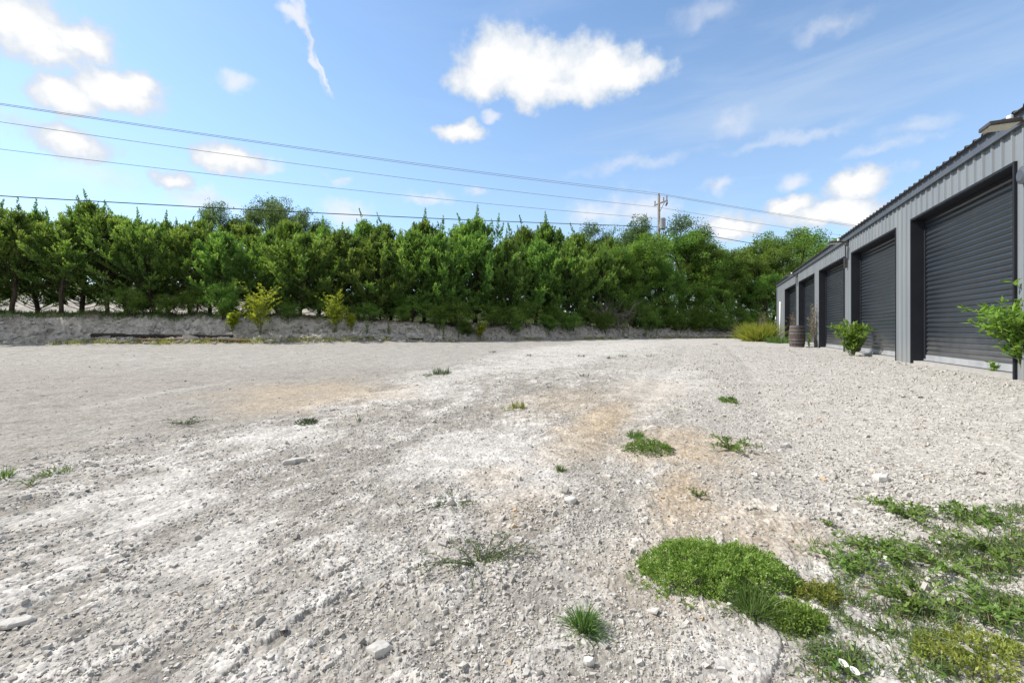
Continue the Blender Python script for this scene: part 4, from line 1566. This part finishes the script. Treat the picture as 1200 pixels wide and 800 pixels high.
loc, rx, ry = patch(760, 528, 25, 8)
mat_weed("mat_weed", "dark green weed mat in the middle of the yard", loc, rx, ry, 0.10, 2400, 0.03, M_WEED, 47, tm=0.4, stems=20)
tuft("grass_tuft", "small grass tuft behind the dark green mat mid-yard", "grass", at_px(745, 513), 200, 0.16, 0.008, 0.75, M_GRASS, seed=48, base_r=0.08, droop=0.4)
sprawl_weed("sprawling_weed", "sprawling leafy vine right of the dark green mat", at_px(856, 527), 0.28, 16, 26, 0.045, M_WEED, 49, tm=0.45, h=0.1)
loc, rx, ry = patch(854, 471, 9, 3)
mat_weed("mat_weed", "small green weed on the gravel between the vine and the barrel", loc, rx, ry, 0.06, 700, 0.04, M_WEED, 50, tm=0.4)
tuft("grass_tuft", "little grass tuft left of the tan soil mid-yard", "grass", at_px(656, 551), 90, 0.11, 0.006, 0.6, M_GRASS, seed=51, base_r=0.03)
sprawl_weed("sprawling_weed", "tiny dark sprig on the tan soil above the big green cushion", at_px(818, 583), 0.09, 7, 12, 0.03, M_WEED, 52, tm=0.25, h=0.05)
sprawl_weed("sprawling_weed", "grey-green creeping weed sprawling over the pale flakes at centre", at_px(560, 662), 0.34, 26, 34, 0.022, M_GREYWEED, 53, tm=0.45, h=0.05, ratio=0.3)
sprawl_weed("sprawling_weed", "faint grey weed behind the creeping weed at centre", at_px(528, 592), 0.24, 14, 22, 0.022, M_GREYWEED, 54, tm=0.4, h=0.03, ratio=0.3)
tuft("grass_tuft", "bright grass tuft on the left among the pale slabs", "grass", at_px(67, 555), 130, 0.12, 0.006, 0.7, M_GRASS, seed=55, base_r=0.09)
tuft("grass_tuft", "grass tuft at the very left edge of the photo", "grass", at_px(4, 562), 140, 0.2, 0.006, 0.6, M_GRASS, seed=56, base_r=0.06)
sprawl_weed("sprawling_weed", "small weed below the bright grass tuft on the left", at_px(34, 569), 0.09, 7, 12, 0.022, M_WEED, 57, tm=0.5, h=0.05)
sprawl_weed("sprawling_weed", "dull olive weed on the smooth grey ground at left", at_px(217, 498), 0.30, 16, 20, 0.028, M_GREYWEED, 58, tm=0.15, h=0.05)
loc, rx, ry = patch(359, 497, 11, 2.2)
mat_weed("mat_weed", "thin dark weed at the edge of the white slabs", loc, rx, ry, 0.05, 420, 0.035, M_GREYWEED, 59, tm=0.2)
tuft("grass_tuft", "dull grass tuft far off left of centre", "grass", at_px(516, 438), 160, 0.28, 0.014, 0.7, M_GREYWEED, seed=60, base_r=0.22)
sprawl_weed("sprawling_weed", "low weed left of the dull far tuft", at_px(502, 441), 0.2, 9, 12, 0.04, M_GREYWEED, 61, tm=0.3)
tuft("grass_tuft", "yellowish tuft on the pale ground at mid-distance", "grass", at_px(608, 479), 120, 0.22, 0.008, 0.6, M_YGRASS, seed=62, base_r=0.08, tm=0.3)
tuft("grass_tuft", "thin yellow tuft left of the yellowish one", "grass", at_px(595, 480), 60, 0.12, 0.008, 0.7, M_YGRASS, seed=63, base_r=0.1, tm=0.3)
tuft("grass_tuft", "single thin stalk on the pale ground left of centre", "grass", at_px(421, 494), 14, 0.24, 0.006, 0.25, M_GREYWEED, seed=64, base_r=0.02, tm=0.2)
for i, (px, py, lab) in enumerate(((620, 417, "small dark tuft on the far ground, left of a group of four"), (681, 418, "small dark tuft on the far ground, in front of the brushwood"),
                                   (716, 420, "low dark tuft on the far ground, nearest of its group"), (730, 418, "flat green tuft on the far ground right of the low dark one"),
                                   (577, 413, "upright tuft on the far ground in front of the yellow sprout"), (762, 418, "tiny far tuft below the utility pole"),
                                   (838, 404, "tiny far tuft in front of the dead branches"), (686, 441, "lone small weed on the pale track"))):
    tuft("grass_tuft", lab, "grass", at_px(px, py), 45, 0.17, 0.012, 0.7, M_GREYWEED, "far tufts on the yard", seed=300 + i, base_r=0.14, tm=0.15)
sprawl_weed("sprawling_weed", "single green weed on the gravel right of the big cushion", at_px(970, 618), 0.05, 7, 12, 0.022, M_WEED, 66, tm=0.6, h=0.03)
for i, (px, py, rad, lab) in enumerate(((1060, 606, 0.22, "leafy weed at the back left of the ground cover"), (1112, 668, 0.30, "bright leafy weed in the middle of the ground cover"),
                                        (1080, 712, 0.26, "bright leafy weed in front of the ground cover's middle"), (1165, 650, 0.26, "leafy weed at the right edge of the ground cover"),
                                        (1030, 652, 0.2, "leafy weed at the left end of the ground cover"), (1170, 720, 0.22, "leafy weed above the yellowish corner mat"),
                                        (1000, 668, 0.2, "leafy weed between the browned mat and the ground cover"), (1140, 612, 0.24, "leafy weed at the back of the ground cover"))):
    sprawl_weed("sprawling_weed", lab, at_px(px, py), rad, 22, 26, 0.034, M_WEED, 400 + i, "leafy weeds in the ground cover", tm=0.55, h=0.06)


# white bindweed flowers
def bindweed(px, py, lab, seed):
    x, y, z = at_px(px, py)
    o = sprawl_weed("bindweed", lab, (x, y, z), 0.10, 7, 8, 0.03, M_WEED, seed, "white bindweed flowers", tm=0.4, h=0.03, cat="flower")
    p = MB()
    n = 10
    V = [(0, 0, 0.02)]
    for rr, zz in ((0.006, 0.028), (0.014, 0.038), (0.019, 0.039)):
        for j in range(n):
            a = j * 2 * math.pi / n
            q = rr * (1 if j % 2 else 0.93)
            V.append((q * math.cos(a), q * math.sin(a), zz))
    Q = [[1 + k * n + j, 1 + k * n + (j + 1) % n, 1 + (k + 1) * n + (j + 1) % n, 1 + (k + 1) * n + j] for k in (0, 1) for j in range(n)]
    T = [[0, 1 + (j + 1) % n, 1 + j] for j in range(n)]
    p.add(V, Q, T)
    f = p.build("petals", M_PETAL, o)
    f.rotation_euler = (R(18), R(10), 0)


for i, (px, py, lab) in enumerate(((984, 784, "white bindweed flower, left of the pair at the bottom edge"), (997, 793, "white bindweed flower, right of the pair at the bottom edge"),
                                   (1081, 784, "white bindweed flower alone left of the yellowish corner mat"), (1016, 742, "white bindweed flower above the pair at the bottom edge"),
                                   (1096, 640, "white bindweed flower at the back of the ground cover"))):
    bindweed(px, py, lab, 500 + i)


# ground cover and grass that nobody could count
def blade_field(name, label, cat, pts, L, W, mat, spread=0.7, tm=0.5, droop=0.5, leafy=0):
    mb = MB()
    n = len(pts)
    a = rng.uniform(0, 6.28, n)
    el = np.pi / 2 - np.abs(rng.normal(0, spread, n))
    mb.blades(pts, dirs(a, el), L * rng.uniform(0.4, 1.2, n), W * rng.uniform(0.6, 1.3, n), droop, rng.normal(tm, 0.25, n))
    o = mb.build(name, mat)
    return tag(o, label, cat, kind='stuff')


def cover():
    poly = [(1000, 640, 60, 12), (1090, 650, 80, 30), (1150, 640, 90, 40), (1060, 700, 90, 30), (1000, 690, 60, 20), (1180, 700, 60, 50), (1040, 750, 90, 30), (1110, 610, 60, 10),
            (1020, 790, 70, 16), (1190, 600, 40, 12), (960, 760, 40, 14), (1100, 790, 60, 20), (985, 720, 40, 25), (1020, 770, 60, 20), (940, 740, 30, 20), (1110, 740, 90, 30)]
    qx, qy = [], []
    for px, py, hw, hh in poly:
        n = int(hw * hh * 1.0)
        qx.append(px + rng.normal(0, 0.5, n) * hw)
        qy.append(py + rng.normal(0, 0.5, n) * hh)
    pts = ground_fast(np.concatenate(qx), np.concatenate(qy))
    dens = fbm(pts[:, 0] * 6, pts[:, 1] * 6, 3)
    pts = pts[dens + rng.normal(0, 0.15, len(pts)) > 0.03]
    half = rng.random(len(pts)) < 0.66
    dry = rng.random(len(pts)) < 0.16
    blade_field("dry_grass", "dry straw-coloured stems among the ground cover at the lower right", "grass", pts[dry], 0.09, 0.0035, M_DRYGRASS, 1.0, 0.5, 0.4)
    pts, half = pts[~dry], half[~dry]
    blade_field("ground_cover", "thin grassy ground cover over the gravel at the lower right", "ground cover", pts[half], 0.10, 0.0042, M_GREENBLUE, 0.85, 0.5, 0.5)
    mb = MB()
    P = pts[~half] + rng.normal(0, 0.01, (int((~half).sum()), 3)) * np.array([1, 1, 0.3])
    P = np.repeat(P, 2, 0) + rng.normal(0, 0.018, (len(P) * 2, 3)) * np.array([1, 1, 0.4]) + np.array([0, 0, 0.015])
    mb.leaves(P, dirs(rng.uniform(0, 6.28, len(P)), rng.normal(0.3, 0.4, len(P))), rng.uniform(0.014, 0.034, len(P)), rng.uniform(0.006, 0.013, len(P)), rng.normal(0.5, 0.25, len(P)))
    tag(mb.build("ground_cover", M_WEED), "small leafy creepers spread through the grass at the lower right", "ground cover", kind='stuff')


def ground_fast(px, py):
    Z = np.full(len(px), 3.0)
    for _ in range(14):
        X = (px - 600) / F * Z
        z = macro(X, Z)
        Z = Z * 0.4 + 0.6 * (CZ - z) * F / (py - HZ)
    X = (px - 600) / F * Z
    return np.stack([X, Z, macro(X, Z)], 1)


M_GREENBLUE = mat_leaf("bluish grass", (0.080, 0.125, 0.065), (0.150, 0.215, 0.110), (0.250, 0.315, 0.180), 0.32)
cover()


def field_xy(n, f):
    """random points (x, y) kept by the mask f(x, y, b)"""
    x = rng.uniform(-46, 24, n)
    fy = np.interp(x, FOOT_X, FOOT_Y)
    y = fy + rng.uniform(-1.5, 9, n)
    b = bank_b(x, y)
    k = rng.random(n) < f(x, y, b)
    return np.stack([x[k], y[k], macro(x[k], y[k])], 1)


p = field_xy(90000, lambda x, y, b: sst(2.3, 2.9, b) * sst(6.5, 4.5, b) * sst(-8, -16, x) * 0.7)
blade_field("grass", "green grass along the lip of the bank at left", "grass", p, 0.42, 0.035, M_GRASS, 0.5, 0.4)
p = field_xy(160000, lambda x, y, b: sst(-0.9, -0.35, b + 0.3 * fbm(x * 0.8, y, 2)) * sst(0.35, -0.1, b) * sst(-0.15, 0.3, fbm(x * 0.45 + 9, y * 0.2, 3) + np.interp(x, [-27, -24, -14, -8, 0, 12], [0.0, 0.3, 0.35, 0.1, 0.0, 0.1])) * 0.95)
blade_field("grass", "yellowed grass along the foot of the bank", "grass", p, 0.30, 0.03, M_YGRASS, 0.6, 0.45)
p = field_xy(90000, lambda x, y, b: sst(1.0, 1.8, b) * sst(5.5, 3.5, b) * sst(-9, -6, x) * sst(-0.1, 0.2, fbm(x * 0.5, y * 0.5, 3)) * 0.6)
blade_field("undergrowth", "dark tangled undergrowth beneath the trees", "undergrowth", p, 0.42, 0.035, M_GRASS, 0.55, 0.3)
p = field_xy(60000, lambda x, y, b: sst(0.1, 0.6, b) * sst(2.6, 1.8, b) * sst(-0.05, 0.4, fbm(x * 0.9, y * 0.9, 3)) * 0.6)
blade_field("dry_grass", "greyed dry tufts over the face of the bank", "grass", p, 0.24, 0.02, M_GREYWEED, 0.6, 0.6)


# ------------------------------------------------------------------ timbers at the foot of the bank, dead brush
def timber(name, label, a, c, rad, mat, group=None):
    a, c = Vector(a), Vector(c)
    mid = (a + c) / 2
    o = thing(name, label, "timber", mid)
    u = np.linspace(0, 1, 14)
    pts = np.array([list((a.lerp(c, t) - mid)) for t in u])
    pts[:, 2] += rng.normal(0, 0.02, 14)
    pts[:, 1] += rng.normal(0, 0.02, 14)
    mb = MB()
    mb.tube(pts, rad * np.linspace(1.1, 0.85, 14), 9)
    mb.build("shaft", mat, o)


def bk(px, b, up):
    x, y, z = on_bank(px, b)
    return (x, y, z + up)


timber("fallen_pole", "long dark pole lying along the foot of the bank at left", bk(108, 0.75, 0.14), bk(272, 0.35, 0.16), 0.11, M_TIMBER)
timber("fallen_pole", "reddish brown pole lying in front of the long dark one", bk(162, -0.35, 0.12), bk(292, -0.45, 0.10), 0.10, M_REDTIMBER)
timber("fallen_pole", "thin dark pole lying at the bank's foot right of the yellow saplings", bk(428, -0.1, 0.08), bk(496, -0.1, 0.08), 0.06, M_TIMBER)


def dead_brush(name, label, loc, rad, H, n, seed, mat):
    global rng
    old, rng = rng, np.random.default_rng(seed)
    o = thing(name, label, "brushwood", loc)
    mb = MB()
    for k in range(n):
        p = np.array([rng.normal(0, rad * 0.4), rng.normal(0, rad * 0.3), rng.uniform(0, H * 0.5)])
        d = rng.normal(0, 1, 3) * np.array([1, 0.6, 0.6]) + np.array([0, 0, 0.5])
        d /= np.linalg.norm(d)
        ln = rng.uniform(0.5, 1.4) * rad
        u = np.linspace(0, 1, 5)
        pts = p + d * ln * u[:, None] + rng.normal(0, 0.05 * rad, (5, 3))
        mb.tube(pts, np.linspace(0.022, 0.006, 5), 4)
        for j in range(5):
            q = rng.uniform(0.3, 1)
            pb = p + d * ln * q
            e = d + rng.normal(0, 0.8, 3)
            mb.tube([pb, pb + e * ln * 0.16, pb + e * ln * 0.3 + rng.normal(0, 0.04, 3)], [0.010, 0.008, 0.005], 3)
    mb.build("branches", mat, o)
    rng = old


dead_brush("dead_brush", "tangle of grey dead branches on the bank left of the pole", on_bank(716, 1.2), 1.5, 3.0, 70, 71, M_DEADWOOD)
dead_brush("dead_brush", "pale dead branches fallen at the foot of the trees near the building", on_bank(856, 0.9), 1.3, 1.4, 26, 72, M_DEADWOOD)


# a few larger stones one can single out
def slab(label, px, py, rx, ry, h, tint, seed, rz=0.0):
    global rng
    old, rng = rng, np.random.default_rng(seed)
    x, y, z = at_px(px, py)
    n = 11
    a = np.linspace(0, 2 * np.pi, n, endpoint=False) + rng.normal(0, 0.13, n)
    rr = 1 + rng.normal(0, 0.14, n)
    V, lev = [], ((1.0, -0.4), (1.04, 0.25), (0.96, 0.75), (0.80, 1.0))
    for s, zz in lev:
        for k in range(n):
            V.append((rx * rr[k] * s * math.cos(a[k]), ry * rr[k] * s * math.sin(a[k]), h * zz + rng.normal(0, h * 0.08)))
    V.append((0, 0, h * 1.03))
    Q = [[l * n + k, l * n + (k + 1) % n, (l + 1) * n + (k + 1) % n, (l + 1) * n + k] for l in range(3) for k in range(n)]
    T = [[3 * n + k, 3 * n + (k + 1) % n, 4 * n] for k in range(n)]
    o = link_mesh("limestone_slab", V, [np.array(Q), np.array(T)], M_STONE, face_attr=np.full(len(Q) + len(T), tint))
    o.location = (x, y, z + 0.012)
    o.rotation_euler = (rng.normal(0, 0.06), rng.normal(0, 0.06), rz)
    tag(o, label, "stone", "larger flat stones in the yard")
    rng = old


for i, (px, py, rx, ry, h, t, lab) in enumerate((
        (17, 733, 0.075, 0.045, 0.016, 0.72, "flat white stone at the left edge near the bottom"),
        (130, 628, 0.05, 0.035, 0.012, 0.75, "pale slab of limestone among dark grit at left"),
        (80, 660, 0.075, 0.05, 0.012, 0.78, "widest pale limestone slab at lower left"),
        (444, 766, 0.045, 0.035, 0.028, 0.80, "light grey stone at the bottom left of centre"),
        (690, 778, 0.022, 0.018, 0.016, 0.93, "small white stone below the lone grass tuft"),
        (345, 542, 0.10, 0.05, 0.03, 0.7, "grey slab on the pale track left of centre"),
        (668, 588, 0.05, 0.035, 0.025, 0.9, "whitish stone on the flakes above centre"),
        (920, 524, 0.06, 0.045, 0.035, 0.75, "grey stone on the gravel right of the vine"),
        (1033, 563, 0.07, 0.05, 0.04, 0.9, "white stone on the gravel above the ground cover"))):
    slab(lab, px, py, rx, ry, h, t, 600 + i, rz=random.uniform(-0.5, 0.9))

# ------------------------------------------------------------------ utility poles and lines
PX, PY = 16.2, 48.0
LD = np.array([50.0, 19.3])
LD = LD / np.linalg.norm(LD)
SPAN = 60.0


def utility_pole(x, y, label, tank):
    z = terr(x, y)
    o = thing("utility_pole", label, "utility pole", (x, y, z), math.atan2(LD[1], LD[0]), "utility poles of the line behind the hedge")
    top = 15.75 - z
    s = MB()
    s.tube([(0, 0, -0.5), (0, 0, top * 0.5), (0, 0, top)], [0.19, 0.165, 0.13], 12)
    s.build("pole_shaft", M_POLE, o, smooth=True)
    a = MB()
    a.box((-0.06, -1.35, top - 1.02), (0.06, 0.75, top - 0.88))
    a.tube([(0.08, -0.9, top - 0.9), (0.08, -0.1, top - 1.8)], 0.03, 6)
    a.build("crossarm", M_POLE, o)
    for yy in (-1.25, -0.75, 0.65):
        i = MB()
        i.tube([(0, yy, top - 0.88), (0, yy, top - 0.74), (0, yy, top - 0.70), (0, yy, top - 0.6), (0, yy, top - 0.5)], [0.03, 0.05, 0.10, 0.06, 0.09], 8)
        i.build("insulator", M_CERAMIC, o)
    t = MB()
    t.tube([(0, 0, top), (0, 0, top + 0.12), (0, 0, top + 0.2)], [0.05, 0.09, 0.06], 8)
    t.build("insulator", M_CERAMIC, o)
    c = MB()
    c.tube([(0.0, -1.2, top - 1.0), (0.0, -1.3, top - 1.25), (0.0, -1.1, top - 1.5)], [0.09, 0.11, 0.07], 8)
    c.build("fuse_cutout", M_CERAMIC, o)
    if tank:
        k = MB()
        k.tube([(0, -0.62, top - 3.9), (0, -0.62, top - 3.85), (0, -0.62, top - 2.75), (0, -0.62, top - 2.66)], [0.24, 0.30, 0.30, 0.2], 14)
        k.box((-0.06, -0.35, top - 3.6), (0.06, -0.1, top - 3.0))
        k.build("transformer", M_TANK, o)
    return o


utility_pole(PX, PY, "grey wooden utility pole with crossarm rising above the hedge", True)
utility_pole(PX - LD[0] * SPAN, PY - LD[1] * SPAN, "next utility pole of the line, out of view to the left", False)
utility_pole(PX + LD[0] * SPAN, PY + LD[1] * SPAN, "utility pole of the line beyond the grey building", False)
TL = 53.6 / SPAN     # share of the span from the pole to the photo's left edge


def wire(label, off, z0, z_edge, rad, sag, mat, zr=None):
    zl = z0 + (z_edge - z0) / TL
    n2 = np.array([-LD[1], LD[0]])
    pts = []
    for t in np.linspace(-1, 1, 81):
        p = np.array([PX, PY]) + LD * SPAN * t + n2 * off
        ze = zl if t < 0 else (zr if zr is not None else z0 - 0.5)
        f = abs(t)
        pts.append((p[0], p[1], z0 + (ze - z0) * f - 4 * sag * f * (1 - f)))
    mid = Vector(pts[40])
    mb = MB()
    mb.tube(np.array(pts) - np.array(mid), rad, 6)
    o = mb.build("overhead_wire", mat)
    o.location = mid
    tag(o, label, "power line", "wires on the utility poles")


wire("uppermost thin wire crossing the sky to the pole top", 0.0, 15.95, 15.9, 0.017, 0.35, M_WIRE)
wire("thin wire just below the uppermost one, on the crossarm's end", -1.25, 15.3, 15.35, 0.017, 0.35, M_WIRE)
wire("third wire from the top, meeting the pole below its crossarm", 0.15, 14.45, 14.75, 0.017, 0.40, M_WIRE)
wire("fourth wire from the top, lowest of the thin ones", 0.15, 13.2, 12.95, 0.017, 0.40, M_WIRE)
wire("thick black cable just above the treetops", 0.15, 12.3, 9.8, 0.034, 0.25, M_CABLE, 9.6)
